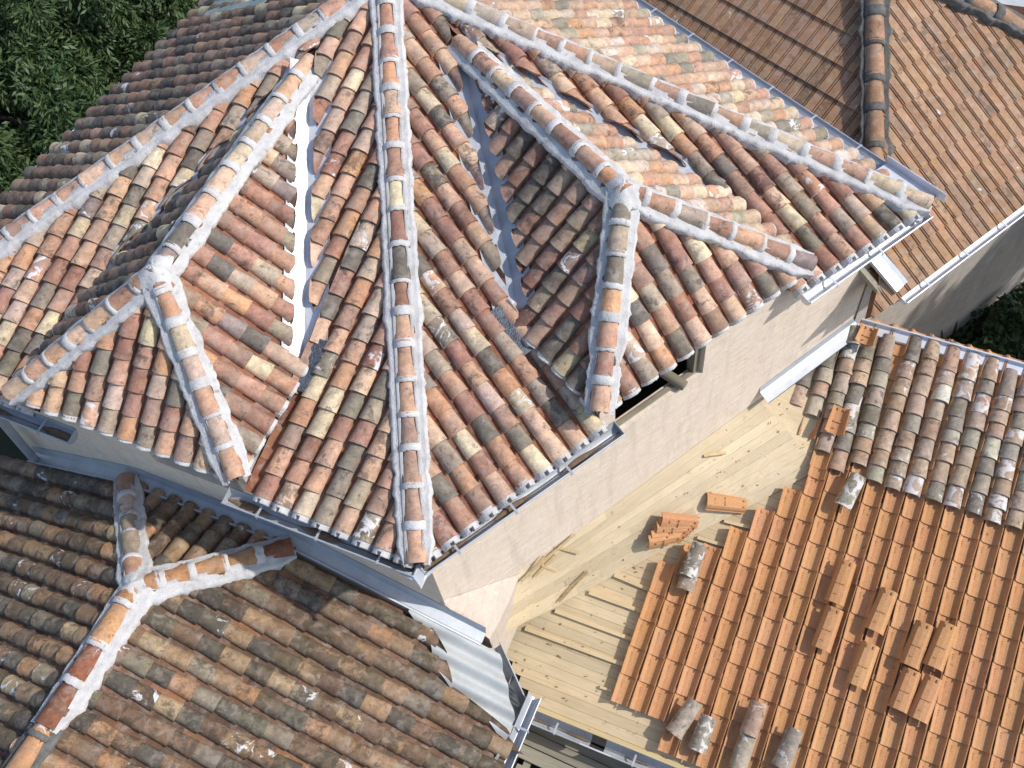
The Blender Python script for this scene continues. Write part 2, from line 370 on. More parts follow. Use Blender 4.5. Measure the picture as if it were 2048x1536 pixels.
def hip(name, parent, p0, p1, FA, FB, wa=.17, wb=.17, pal_=PT, r=.088, mort=MMORT, expo=.33, lift=.055, collar=True, jag=.03, mat=MT, cw=.075, mo=.25):
    """row of round ridge tiles from low end p0 to high end p1 bedded in mortar draping on faces FA, FB"""
    p0 = np.array(p0, float); p1 = np.array(p1, float); T = unit(p1-p0); L = np.linalg.norm(p1-p0)
    N = unit(FA.N+FB.N); N = unit(N-T*(N@T)); S = unit(np.cross(T, N))
    mb = MB(); t = -.05; cols = []
    while t < L-.05:
        e = expo*rnd(.9, 1.1); l_ = min(e+.06, L-t+.02); tint = pick(pal_)
        fx = (rnd(0, mo), rnd(0, .35), 0); s0 = rnd(.95, 1.05); rings = []
        for q in (0, .5, 1):
            rr = r*(1.08-.16*q)*s0; bs = p0+T*(t+l_*q)+N*(lift+.022*(1-q))
            rings.append([bs+S*(rr*math.cos(a))+N*(rr*.95*math.sin(a)) for a in np.linspace(math.pi, 0, 11)])
        mb.grid(rings, tint=tint, fx=fx)
        inn = [p0+T*(t)+N*(lift+.018)+S*(r*.92*s0*math.cos(a))+N*(r*.86*s0*math.sin(a)) for a in np.linspace(math.pi, 0, 11)]
        mb.grid([rings[0], inn], tint=tint, fx=fx)
        cols.append((t+e, s0)); t += e
    # first end plug
    o = mb.build(name, mat, parent, smooth=True)
    mm = MB(); sd = rnd(0, 100)
    for F, wd in ((FA, wa), (FB, wb)):
        D = np.cross(T, F.N); D = unit(D)
        if (D@S)*((F is FA and 1) or 1) == 0: pass
        # downhill side direction of this face
        D = D if (D@UP) < 0 else -D
        if abs(D[2]) < 1e-3: D = D
        if F.side is not None: D = D if D@F.side > 0 else -D
        g = []; nS = max(2, int(L/.03)+4)
        for i in range(nS):
            tt = -.07+(L+.1)*i/(nS-1)
            nz = mnoise.noise(Vector((tt*6, sd+wd*7, 0)))*jag+mnoise.noise(Vector((tt*22, sd, 3)))*jag*.6+mnoise.noise(Vector((tt*2., sd, 9)))*jag*.8
            sgn = 1.
            q = p0+T*tt
            hz = mnoise.noise(Vector((tt*9, sd, 7)))*.012
            an = rad(44+12*mnoise.noise(Vector((tt*6, sd, 12)))+3*mnoise.noise(Vector((tt*19, sd, 15)))); an2 = rad(24); rr = r*1.08
            wo = max(wd+nz, r*1.15); wo = r*1.1+(wo-r*1.1)*min(1, max(0, (tt+.06)/.2))
            g.append([q+D*rr*math.cos(an)*.985+N*(lift+.016+rr*math.sin(an)*.95), q+D*rr*math.cos(an)*1.02+N*(lift+.022+rr*math.sin(an)), q+D*(rr*math.cos(an2)+.01)+N*(lift+.012+rr*math.sin(an2)), q+D*(r*.95+(wo-r)*.5)+F.N*(.128+hz), q+D*(wo)+F.N*(.114+hz*1.4), q+D*(wo+.012)+F.N*(.02)])
        mm.grid(g)
    if collar:
        for (tc, s0) in cols[:-1]:
            cw_ = cw*rnd(.7, 1.4); rings = []
            for q, dr in ((-1, .0), (-.8, .011), (.6, .013), (1, -.002)):
                rr = r*1.03*s0+dr
                rings.append([p0+T*(tc+cw_/2*q+.012*mnoise.noise(Vector((a*3, tc*5, sd))))+N*(lift+.012)+S*(rr*math.cos(a))+N*((rr*.97+.004*mnoise.noise(Vector((a*4, tc*9, 2))))*math.sin(a)) for a in np.linspace(math.pi, 0, 13)])
            mm.grid(rings)
    mm.build('ridge_mortar', mort, o, smooth=True)
    return o
def cap(mb, c, r, arms, h=.1, seed=0):
    # lime cap: a low dome whose rim runs out along the ridges that meet in it
    rings = []
    for i in range(8):
        t = i/7; row = []
        for j in range(33):
            th = 2*math.pi*(j % 32)/32; dv = np.array([math.cos(th), math.sin(th), 0])
            ex = max(0, max(dv@unit(a*np.array([1, 1, 0])) for a in arms)); am = max(arms, key=lambda a: dv@unit(a*np.array([1, 1, 0])))
            rr = r*(.8+.45*ex**4+.22*mnoise.noise(Vector((math.cos(th)*1.5, math.sin(th)*1.5, seed))))
            sl_ = unit(am)[2] if ex > .55 else -.62
            z = h*(1-t**2.2)-0.0+rr*t*(sl_*(.75 if ex > .55 else .6))+.014*mnoise.noise(Vector((t*4+math.cos(th)*2, math.sin(th)*2, seed+9)))
            row.append(np.array(c)+dv*rr*t+UP*z)
        rings.append(row)
    mb.grid(rings)
def blob(mb, c, rx, ry, rz, A=None, seed=0, **k):
    rings = []
    A = A if A is not None else (np.array([1., 0, 0]), np.array([0, 1., 0]), UP)
    for i in range(9):
        ph = -math.pi/2*.5+math.pi*.75*i/8
        row = []
        for j in range(17):
            th = 2*math.pi*(j % 16)/16
            v = np.array([math.cos(ph)*math.cos(th), math.cos(ph)*math.sin(th), math.sin(ph)])
            q = 1+.14*mnoise.noise(Vector(v*1.7+np.array([seed, 0, 0])))
            row.append(np.array(c)+A[0]*v[0]*rx*q+A[1]*v[1]*ry*q+A[2]*v[2]*rz*q)
        rings.append(row)
    mb.grid(rings, **k)
def valley(name, parent, p0, p1, FA, FB, wa, wb, mat, ctr, h=.022):
    """folded sheet in the valley p0 (low) - p1 (high)"""
    p0 = np.array(p0); p1 = np.array(p1); T = unit(p1-p0); L = np.linalg.norm(p1-p0); mb = MB(); g = []
    for i in range(int(L/.08)+2):
        t = min(L, i*.08); q = p0+T*t; row = []
        for F, wd, sg in ((FA, wa, 0), (FB, wb, 1)):
            D = unit(np.cross(T, F.N)); D = D if (D@(ctr-q) > 0) == (sg == 1) else -D
            a = [q+D*wd+F.N*(h+.02), q+D*(wd-.03)+F.N*(h+.004*mnoise.noise(Vector((t*7, sg, 0)))), q+D*.05+F.N*(h+.01*mnoise.noise(Vector((t*5, sg, 4))))]
            row += a if sg == 0 else a[::-1]
        row.insert(3, q+UP*h); g.append(row)
    mb.grid(g); return mb.build(name, mat, parent, smooth=False)
Face.side = None
def inward(F, q):
    c = np.mean([F.pt(*p) for p in F.poly], axis=0); return c-q
Face.inward = inward
def gutter(name, parent, p0, p1, out, wid=.14, dep=.09, mat=None, dirt=True, z0=-.03, rim=.009, closed=(1, 1), back=.02, half=True):
    p0 = np.array(p0, float); p1 = np.array(p1, float); out = unit(out); mb = MB(); T = unit(p1-p0); L = np.linalg.norm(p1-p0)
    pr = [(-.01, back), (-.005, -.01)]
    if half: pr += [(wid*.5-wid*.5*math.cos(a), -.01-dep*math.sin(a)) for a in np.linspace(.3, math.pi-.3, 8)]
    else: pr += [(.0, -dep), (wid*.75, -dep), (wid, -dep*.3)]
    pr += [(wid, -.005)]
    pin = [(x*.93+.006, z+.004) for x, z in pr[::-1]]
    pts = [[p0+T*(L*i/12)+out*x+UP*(z0+z+.004*mnoise.noise(Vector((i*.9, x*9, 1)))) for x, z in pr+pin] for i in range(13)]
    mb.grid(pts)
    mb.tube([p0+out*wid+UP*(z0-.002), p1+out*wid+UP*(z0-.002)], rim, 8)
    for e, c in ((p0, closed[0]), (p1, closed[1])):
        if c: mb.prism([e+out*x+UP*(z0+z) for x, z in pr], T, .006)
    k = .35
    while k < L-.2:      # bracket straps
        q = p0+T*k; mb.box(q+out*wid*.5+UP*(z0+.006), out, T, UP, wid+.02, .022, .005); mb.box(q+out*(wid+.012)+UP*(z0-.02), out, T, UP, .005, .022, .05); k += .62
    o = mb.build(name, mat or MZINC, parent)
    if dirt:
        md = MB(); g = []
        n = max(3, int(L/.05))
        for i in range(n+1):
            q = p0+T*(L*i/n); s_ = mnoise.noise(Vector((i*.13, L, 5)))
            wd = wid*(.02+.3*max(0, s_+.2))
            g.append([q+out*(wid*.5-wd)+UP*(z0-dep*.86), q+out*(wid*.5)+UP*(z0-dep*.86+.016+.01*s_), q+out*(wid*.5+wd)+UP*(z0-dep*.86)])
        md.grid(g); md.build('gutter_dirt', MDIRT, o, smooth=True)
    return o
# SECTION-A-END
# ================================================================== STONE TOWER
F0 = Z(835, 1118, 7.); R0 = np.array([3.442, 7.098, 7.]); L0 = np.array([-7.53, 6.017, 7.]); B0 = np.array([-2.63, 14.35, 7.])
AP = Z(772, -42, 8.6)
UR = unit(R0-F0); WR = np.array([-UR[1], UR[0], 0]); UL = unit(L0-F0); WL = np.array([UL[1], -UL[0], 0])
def fr(u, w, z): return F0+UR*u+WR*w+UP*(z-7)
def fl(u, w, z): return F0+UL*u+WL*w+UP*(z-7)
GZ = 2.3
tower = empty('tower', (F0+R0+L0+B0)/4*np.array([1, 1, 0])+UP*GZ, 'square tower under a mottled old tile roof with white mortar hips and two dormers', 'tower')
gR = (AP[2]-7)/((AP-F0)@WR); gL = (AP[2]-7)/((AP-F0)@WL)
DZ = 7.4; HZ = 8.27
def dormer_pts(fn, g, uc, hw, wf=.02):
    ws = (DZ-7)/g; wb = (HZ-7)/g; pk = wf+hw*.97
    return dict(c1=fn(uc-hw, wf, DZ), c2=fn(uc+hw, wf, DZ), s1=fn(uc-hw, ws, DZ), s2=fn(uc+hw, ws, DZ), b=fn(uc, wb, HZ), p=fn(uc, pk, HZ))
DR = dormer_pts(fr, gR, 3.27, 1.22); DL = dormer_pts(fl, gL, 2.95, 1.21)
# --- main slopes
def flat7(p): return np.array([p[0], p[1], 7.])
FRf = Face(F0, UR, [F0, flat7(DR['c1'])+WR*.05, DR['s1'], DR['b'], DR['s2'], flat7(DR['c2'])+WR*.05, R0, AP])
FLf = Face(F0, UL, [F0, flat7(DL['c1'])+WL*.05, DL['s1'], DL['b'], DL['s2'], flat7(DL['c2'])+WL*.05, L0, AP], skew=-.05)
FLf.poly = [FLf.uv(p) for p in [F0, flat7(DL['c1'])+WL*.05, DL['s1'], DL['b'], DL['s2'], flat7(DL['c2'])+WL*.05, L0, AP]]
LBf = Face(L0, unit(B0-L0), [L0, B0, AP]); RBf = Face(R0, unit(B0-R0), [R0, B0, AP])
for F in (FRf, FLf, LBf, RBf): F.side = None
sR = canal_slope(FRf, 'roof_slope', tower, PT, expo=.255, mort=.2, lich=.25, lo_gap=.19, notch=1)
sL = canal_slope(FLf, 'roof_slope', tower, PT, expo=.255, mort=.2, lich=.3, lo_gap=.19, notch=1)
sLB = canal_slope(LBf, 'roof_slope', tower, PTB, expo=.24, mort=.15, lich=.35)
sRB = canal_slope(RBf, 'roof_slope', tower, PR, expo=.24, mort=.25, lich=.12, notch=2)
hip('hip_ridge', tower, F0+UP*.0, AP, FRf, FLf, .15, .15, PT)
hip('hip_ridge', tower, R0, AP, FRf, RBf, .165, .115, PR, r=.084)
hip('hip_ridge', tower, L0, AP, FLf, LBf, .17, .12, PT, r=.084)
hip('hip_ridge', tower, B0, AP, RBf, LBf, .13, .13, PT)
mb = MB(); cap(mb, AP+UP*.06, .3, [F0-AP, R0-AP, L0-AP, B0-AP], .12, 3); mb.build('apex_mortar', MMORT, tower, True)
# --- dormers
def dormer(D, U, W, uc, g, side_labels, opening, seedp):
    inw = W
    base = MB()   # cheeks and head plate
    c1, c2, s1, s2 = D['c1'], D['c2'], D['s1'], D['s2']
    for c, s_ in ((c1, s1), (c2, s2)):
        q = c+W*.05; sg = unit(c2-c1)*(.03 if c is c1 else -.03)
        base.add([q+sg-UP*.02, s_+sg-UP*.02, s_+sg-UP*.06, q+sg-UP*.42], [(0, 1, 2, 3)])
    base.prism([c1+W*.08-UP*.03, c2+W*.08-UP*.03, c2+W*.9-UP*.03, c1+W*.9-UP*.03], UP, .06)
    o = base.build('dormer', MWALL2, tower)
    tag(o, side_labels)
    SL = Face(c1, W, [c1, s1, D['b'], D['p']]); SR = Face(c2, W, [c2, s2, D['b'], D['p']])
    FF = Face(c1, U if (c2-c1)@U > 0 else -U, [c1, c2, D['p']])
    for F, pa, gap in ((SL, opening[0], .17), (SR, opening[1], .14)):
        q = canal_slope(F, 'dormer_slope', o, pa, expo=.235, mort=.22, lich=.25, lo_gap=gap, notch=2, th=.04)
    canal_slope(FF, 'dormer_slope', o, PT, expo=.235, mort=.25, lich=.25, notch=2, th=.04)
    return o, SL, SR, FF
dR, RSL, RSR, RFF = dormer(DR, UR, WR, 3.27, gR, 'dormer with an open dark gap under its eave', (PD, PR), 1)
dL, LSL, LSR, LFF = dormer(DL, UL, WL, 2.95, gL, 'dormer closed by a khaki board under its eave', (PT, PTB), 2)
T1 = unit(DR['p']-DR['b'])
for D, SL, SR, FF, o, U in ((DR, RSL, RSR, RFF, dR, UR), (DL, LSL, LSR, LFF, dL, UL)):
    # ridge
    SL.side = None; SR.side = None
    for F, s_ in ((SL, -U), (SR, U)): F.side = s_
    hip('dormer_ridge', o, D['p'], D['b'], SL, SR, .145, .145, PT, r=.082)
    SL.side = None; SR.side = None
    hip('dormer_hip', o, D['c1'], D['p'], FF, SL, .13, .12, PT, expo=.29, r=.082)
    hip('dormer_hip', o, D['c2'], D['p'], FF, SR, .14, .11, PT, expo=.29, r=.082)
    mb = MB(); cap(mb, D['p']+UP*.085, .18, [D['c1']-D['p'], D['c2']-D['p'], D['b']-D['p']], .085, 5 if U is UR else 1)
    mb.build('mortar_cap', MMORT, o, True)
for D, FM, SL, SR, F_ in ((DR, FRf, RSL, RSR, 0), (DL, FLf, LSL, LSR, 1)):
    mat = MZINC if F_ == 0 else MZINCB  # sun glare in the left dormer's valley is put into its paler zinc
    valley('valley_flashing', tower, D['s1'], D['b'], FM, SL, .25, .23, mat, D['p'])
    valley('valley_flashing', tower, D['s2'], D['b'], FM, SR, .15, .15, MZINC, D['p'])
    # lead patch at the foot of the first valley
    mb = MB(); U_, = (unit(D['c2']-D['c1']),); W_ = unit(D['s1']-D['c1']); g = []
    for i in range(9):
        row = []
        for j in range(7):
            q = D['s1']-U_*(.0+.26*j/6)+W_*(-.28+.5*i/8)
            q = FM.O+(q-FM.O)-UP*(((q-FM.O)@FM.N)/FM.N[2]) ; q = q+FM.N*(.085+.016*mnoise.noise(Vector((i*.9, j*.9, F_*5)))-.03*(j/6))
            row.append(q)
        g.append(row)
    mb.grid(g); mb.build('lead_patch', MLEAD, tower, True)
# --- walls
wi = .12
RW0 = 5.84
def corner(z): return F0+UR*(wi*.55)+WR*wi+UP*(z-7)
mb = MB(); TW = 6.93
def wq(fn, u0, u1, z0, z1, w=wi): mb.add([fn(u0, w, z0), fn(u1, w, z0), fn(u1, w, z1), fn(u0, w, z1)], [(0, 1, 2, 3)])
OU0, OU1, OZ0, OZ1 = 2.3, 3.42, 6.45, 7.36
cu = wi*.55
wq(fr, cu, 2.1, GZ-.3, TW); wq(fr, 2.1, OU0, GZ-.3, 7.36); wq(fr, OU0, OU1, GZ-.3, OZ0); wq(fr, OU1, 4.46, GZ-.3, 7.36); wq(fr, 4.46, RW0+.6, GZ-.3, TW)
# reveal of the opening
for u in (OU0, OU1): mb.add([fr(u, wi, OZ0), fr(u, wi+.42, OZ0), fr(u, wi+.42, OZ1), fr(u, wi, OZ1)], [(0, 1, 2, 3)])
mb.add([fr(OU0, wi, OZ0), fr(OU1, wi, OZ0), fr(OU1, wi+.13, OZ0), fr(OU0, wi+.13, OZ0)], [(0, 1, 2, 3)]); mb.add([fr(OU0, wi+.13, OZ0), fr(OU1, wi+.13, OZ0), fr(OU1, wi+.13, OZ0-.6), fr(OU0, wi+.13, OZ0-.6)], [(0, 1, 2, 3)])
# left face: board opening
BU0, BU1, BZ0, BZ1 = 1.98, 3.05, 6.55, 7.36
wq(fl, .02, 1.76, GZ-.3, TW); wq(fl, 1.76, BU0, GZ-.3, 7.36); wq(fl, BU0, BU1, GZ-.3, BZ0); wq(fl, BU1, 4.14, GZ-.3, 7.36); wq(fl, 4.14, 5.43, GZ-.3, TW)
for u in (BU0, BU1): mb.add([fl(u, wi, BZ0), fl(u, wi+.1, BZ0), fl(u, wi+.1, BZ1), fl(u, wi, BZ1)], [(0, 1, 2, 3)])
mb.add([fl(BU0, wi, BZ0), fl(BU1, wi, BZ0), fl(BU1, wi+.1, BZ0), fl(BU0, wi+.1, BZ0)], [(0, 1, 2, 3)])
a = fl(5.43, wi, 7); b_ = unit(B0-L0); LBn = b_
c = a+LBn*7.5; dpt = fr(RW0+.6, wi, 7); 
for p, q in ((a, c), (c, dpt)): mb.add([p*[1, 1, 0]+UP*(GZ-.3), q*[1, 1, 0]+UP*(GZ-.3), q*[1, 1, 0]+UP*TW, p*[1, 1, 0]+UP*TW], [(0, 1, 2, 3)])
wall = mb.build('wall', MWALL, tower)
mb = MB(); mb.box(fr(2.85, wi+.75, 6.7), UR, WR, UP, 1.5, .06, 1.5); mb.box(fr(2.85, wi+.4, 6.0), UR, WR, UP, 1.5, .7, .06); mb.build('loft_shadow_board', MDARK, tower)  # near-black panels put the loft's inner shade into their colour
mb = MB(); mb.tube([fr(3.16, wi-.03, OZ0+.055), fr(3.02, wi+.42, OZ0+.12)], .055, 12); mb.build('rafter_end', MKHAKI, tower, True)
mb = MB(); mb.box(fr(2.86, wi+.07, OZ0+.012), UR, WR, UP, 1.05, .05, .03); mb.build('sill_board', MKHAKI, tower, bevel=.004)
mb = MB(); mb.box(fr(3.36, wi+.1, 6.9), UR, WR, UP, .05, .1, .9); mb.build('opening_post', MKHAKI, tower, bevel=.004)
mb = MB(); mb.box(fl((BU0+BU1)/2, wi+.1, (BZ0+BZ1)/2), UL, WL, UP, BU1-BU0-.01, .02, BZ1-BZ0-.01); mb.build('dormer_board', MKHAKI, tower)
# fresh render buttress at the front corner
mb = MB(); Cn = corner(5.55)-WR*.005; Kp = fr(.98, wi-.004, 4.85); Tp = fl(-.41, wi-.02, 4.95); K2 = fr(1.0, wi-.004, 3.9); T2 = Tp-UP*1.1; C2 = fl(.1, wi-.02, 3.8)
g = []
nS = 14
for i in range(nS+1):
    t = i/nS; a_ = Cn*(1-t)+Tp*t; b2 = Cn*(1-t)+Kp*t
    a_ = a_ + UP*.03*mnoise.noise(Vector((t*9, 0, 0)))+unit(Tp-Cn)*.02*mnoise.noise(Vector((t*13, 4, 0)))
    row = []
    for j in range(11):
        s_ = j/10; q = a_*(1-s_)+b2*s_; q = q+(-WR*.5+UP*.3)*(.06*math.sin(math.pi*s_)*t+.012*mnoise.noise(Vector((t*6, s_*6, 1))))
        row.append(q)
    g.append(row)
mb.grid(g); low = [T2*(1-j/10)+K2*(j/10) for j in range(11)]
mb.grid([g[-1], low]); mb.add([Cn, g[-1][0], T2, C2], [(0, 1, 2, 3)])
mb.build('render_buttress', MPATCH, tower, True)
# --- gutters and downpipe
ouR = -WR; ouL = -WL
gutter('gutter', tower, F0+UR*-.02, fr(2.2, 0, 7), ouR, .15, .08)
gutter('gutter', tower, fr(4.52, 0, 7), R0+UR*.02, ouR, .15, .08, mat=MZINCB, dirt=False)
gutter('gutter', tower, F0+UL*-.02, fl(1.95, 0, 7), ouL, .15, .08)
gutter('gutter', tower, fl(3.72, 0, 7), L0, ouL, .15, .08)
oLB = unit(np.cross(UP, unit(B0-L0))); oLB = oLB if oLB@(F0-L0) < 0 else -oLB
gutter('gutter', tower, L0, B0, oLB, .09, .07, mat=MZINCB, dirt=False, z0=0)
oRB = unit(np.cross(UP, unit(B0-R0))); oRB = oRB if oRB@(F0-R0) < 0 else -oRB
gutter('gutter', tower, R0+unit(B0-R0)*-.02, B0, oRB, .2, .05, dirt=False, half=False, z0=.03)
mb = MB()
for ou, U, s_ in ((ouR, UR, 1),):
    q = F0; mb.prism([q-UP*.035+ouR*.15-UR*.02, q-UP*.035+unit(ouR+ouL)*.24, q-UP*.035+ouL*.15-UL*.02, q-UP*.035-unit(ouR+ouL)*.02], UP, .07)
    mb.prism([q-UP*.06+ouR*.15+UR*.06, q-UP*.05+unit(ouR+ouL)*.21, q-UP*.06+ouL*.16+UL*.12], UP, .012)
mb.build('gutter_corner', MZINCB, tower)
mb = MB(); q = R0+unit(B0-R0)*.1
mb.prism([R0+ouR*.0+UP*.03, R0+unit(oRB)*.2+UR*.03+UP*.03, q+unit(B0-R0)*.5+oRB*.2+UP*.04, q+unit(B0-R0)*.5-oRB*.03+UP*.08, R0-UR*.25+UP*.06], UP, .01)
mb.box(R0+oRB*.2+unit(B0-R0)*.25+UP*.07, unit(B0-R0), oRB, UP, .75, .008, .12)
mb.tube([R0+ouR*.07-UR*.1-UP*.06, R0+ouR*.07-UR*.1-UP*.02], .045, 14)
mb.build('corner_flashing', MZINCB, tower)
mb = MB(); dp = [P(x, y, fl(0, .0, 7), WL) for x, y in ((-25, 812), (0, 838), (40, 885), (72, 922))]; mb.tube(dp, .05, 12); mb.tube([dp[-1], dp[-1]-WL*.04-UP*.05, dp[-1]-WL*.14-UP*.12], [.058, .06, .06], 12)
mb.build('downpipe', MZINC, tower, True)
# zinc tray low on the far left slope
mb = MB()
c_ = [LBf.at(*p, .09) for p in ((404, 34), (436, -6), (535, -6), (520, 10), (470, 18), (436, 30))]
mb.prism(c_, LBf.N, .02); c2_ = [LBf.at(*p, .1) for p in ((440, 14), (452, 0), (505, 0), (490, 8), (455, 16))]
mb.build('zinc_tray', simple('green tarnished zinc', (.2, .3, .3), (.42, .46, .48), 3, .35, .5), tower)

# ================================================================== LEFT ANNEX (older roof)
E24 = az(-24); K66 = az(66)
annex = empty('annex', (-5, 1.5, GZ), 'low annex under a dark mossy old canal tile roof with a forked white mortar ridge', 'annex')
oS = fl(.25, .12, 5.36); gS = .4
nS_ = unit(UP+E24*gS)
J = P(275, 1178, oS, nS_); FAR = J-K66*7+UP*0
hd = ((fl(0, -.3, 0)-J)@WL); dirG = az(21); dirG2 = az(111)
wdist = (fl(0, -.1, 0)-J)@K66
G = J+dirG*wdist/math.cos(rad(45)); G[2] = J[2]-gS*wdist
G2 = J+dirG2*wdist/math.cos(rad(45)); G2[2] = G[2]
def onS(x, y, h=0): return P(x, y, oS+nS_*h, nS_)
# right face: eave line through the gutter, top along the tower wall
EA = onS(1025, 1462); EAu = (EA-J)@E24
eaveS0 = J+E24*EAu; eaveS0[2] = J[2]-gS*EAu
topE = J+E24*EAu+K66*wdist; topE[2] = J[2]-gS*EAu
farE = eaveS0-K66*7
Sf = Face(farE, K66, [farE, topE, G, J, FAR])
# tiles stop short of the sheet: stepped edge
stepline = [onS(*p) for p in ((835, 1236), (858, 1264), (880, 1302), (893, 1352), (930, 1398), (985, 1442), (1008, 1478))]
Sp = [farE, stepline[-1]-K66*.0, *stepline[::-1][1:], G, J, FAR]
St = Face(farE, K66, [farE, topE, G, J, FAR]); 
suv = [St.uv(p) for p in stepline]
suv[-1][1] = 0; 
St.poly = [St.uv(farE), np.array([suv[-1][0], 0.])]+suv[::-1][1:]+[St.uv(G), St.uv(J), St.uv(FAR)]
canal_slope(St, 'roof_slope', annex, PL, expo=.25, mort=.12, lich=.45, mat=MTL, palp=PPAN2, notch=0, lo_gap=-.05)
E156 = -E24; EB = 3.6
farW = J+E156*EB-K66*7; farW[2] = J[2]-gS*EB; topW = J+E156*EB+K66*wdist; topW[2] = farW[2]
Wf = Face(farW, K66, [farW, topW, G2, J, FAR]); canal_slope(Wf, 'roof_slope', annex, PL, expo=.25, mort=.12, lich=.45, mat=MTL, palp=PPAN2)
Hf = Face(G, unit(G2-G), [G, G2, J]); canal_slope(Hf, 'roof_slope', annex, PL, expo=.24, mort=.1, lich=.4, mat=MTL, palp=PPAN2, th=.04)
hip('ridge', annex, J-K66*1.35, J, St, Wf, .185, .1, PN+PPAN, r=.092, expo=.42, mo=.1)
Wf.side = E156; St.side = E24
hip('ridge', annex, FAR, J-K66*1.4, St, Wf, .13, .1, PN, r=.092, mort=MMORTG, expo=.42, mo=.1, mat=tile_material('ridge tile with yellow lichen', moss=(.36, .24, .03), vr=(.8, 1.1)))
hip('hip', annex, G, J, St, Hf, .17, .12, PN+PPAN, expo=.3)
hip('hip', annex, G2, J, Wf, Hf, .12, .14, PT, expo=.3)
mb = MB(); cap(mb, J+UP*.08, .19, [G-J, G2-J, -K66], .08, 2); mb.build('mortar_cap', MMORT, annex, True); mb = MB(); cap(mb, J-K66*1.38+UP*.08, .15, [K66, -K66], .07, 6); mb.build('mortar_cap', MMORT, annex, True)
# corrugated sheet by the corner
mb = MB(); g = []
cs = [St.uv(onS(*p)) for p in ((835, 1200), (988, 1290), (1020, 1345), (1035, 1440), (1012, 1490), (880, 1340))]
u_hi = max(c[0] for c in cs)
u_w = St.uv(topE)[0]-.02
dg = [St.uv(onS(992, 1284)), St.uv(onS(1028, 1440))]
for i in range(120):
    i = i/2.017
    u = u_w+.1-1.47*i/59
    us_ = sorted(((c[0], c[1]) for c in suv)); vv = np.interp(u, [c[0] for c in us_], [c[1] for c in us_]); v1 = (vv+.12 if u > suv[-1][0] else .06); v0 = max(0., float(np.interp(u, [dg[1][0], dg[0][0]], [dg[1][1], dg[0][1]])))
    g.append([St.pt(u, v0+(v1-v0)*k, .04+.035*math.sin(2*math.pi*i/59*1.47/.2)) for k in (0, .5, 1)])
mb.grid(g); mb.build('corrugated_sheet', MCORR, annex, True)
# wall flashings
def strip(name, parent, pts, mat, th=.006):
    m_ = MB(); m_.grid(pts); return m_.build(name, mat, parent)
Wn = WL
fla = []
for i in range(20):
    u = -.4+(5.7)*i/19
    q = fl(u, wi-.005, 0); s_ = (q-J)@E24
    if s_ > (G-J)@E24: z = J[2]-gS*s_
    elif s_ > (G2-J)@E24: z = J[2]-gS*wdist
    else: z = J[2]-gS*abs(s_)
    fla.append([q+UP*(z+.17), q-WL*.012+UP*(z+.13), q-WL*.03+UP*(z+.06), q-WL*.13+UP*(z+.045), q-WL*.15+UP*(z+.085), q-WL*.165+UP*(z+.085), q-WL*.17+UP*(z-.02)])
strip('wall_flashing', annex, fla, MZINC)
gutter('gutter', annex, topE-K66*.12+UP*.01, farE, E24, .13, .08, dirt=False, closed=(0, 1))
# wide cut corner gutter
mb = MB(); a1 = P(1000, 1285, [0, 0, 4.82], UP); a2 = P(1068, 1436, [0, 0, 4.72], UP); b1 = P(978, 1296, [0, 0, 4.82], UP); b2_ = P(1022, 1450, [0, 0, 4.72], UP)
mb.grid([[b1, a1*.5+b1*.5-UP*.1, a1-UP*.06, a1], [b2_, a2*.5+b2_*.5-UP*.1, a2-UP*.06, a2]]); mb.tube([a1, a2], .009, 8); mb.tube([a2, b2_], .009, 8)
mb.grid([[b2_, a2*.5+b2_*.5-UP*.1, a2-UP*.06, a2], [b2_, b2_, a2, a2]])
mb.build('corner_gutter', MZINC, annex)
mb = MB(); g = []
for i in range(8):
    t = i/7; c0 = P(1008+24*t, 1362+50*t, [0, 0, 4.86-.03*t], UP)
    w_ = .05+.05*math.sin(math.pi*t)+.015*mnoise.noise(Vector((t*9, 2, 0)))
    g.append([c0-E24*w_, c0+UP*.02*mnoise.noise(Vector((t*5, 0, 0))), c0+E24*w_*.8])
mb.grid(g); mb.build('torn_felt', simple('torn felt', (.1, .11, .11), (.04, .045, .045), 12, .8), annex)
# walls under annex eave
mb = MB()
for a_, b2 in ((topE-E24*.25, farE-E24*.25), (farW+E24*.25, topW+E24*.25)):
    mb.add([a_*[1, 1, 0]+UP*(GZ-.3), b2*[1, 1, 0]+UP*(GZ-.3), b2-UP*.1, a_-UP*.1], [(0, 1, 2, 3)])
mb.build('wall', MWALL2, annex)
# SECTION-B-END
# ================================================================== HOUSE WITH THE UNFINISHED ROOF
EQ = az(-23.); WQ = az(67.); gQ = .26
house2 = empty('unfinished_house', (2.5, 3.5, GZ), 'house beside the tower with a half tiled roof, bare planks showing on its left', 'house')
oQ = np.array([3.04, 6.96, 4.89]); nQ = unit(UP-WQ*gQ); VQ = unit(WQ+UP*gQ)
def Q(x, y, h=0.): return P(x, y, oQ+nQ*h, nQ)
MW = wood('pine planks', (.6, .475, .3), EQ, (.52, .4, .24))
MW2 = wood('pine planks along wall', (.6, .485, .32), UR, (.53, .42, .265))
MWG = wood('greyed planks', (.3, .27, .2), EQ, (.22, .2, .15))
q0 = Q(1068, 1408); q0 = q0
def uvQ(p): p = np.array(p)-q0; return p@EQ, p@VQ
def ptQ(u, v, h=0.): return q0+EQ*u+VQ*v+nQ*h
topv = uvQ(Q(1755, 668))[1]+.05
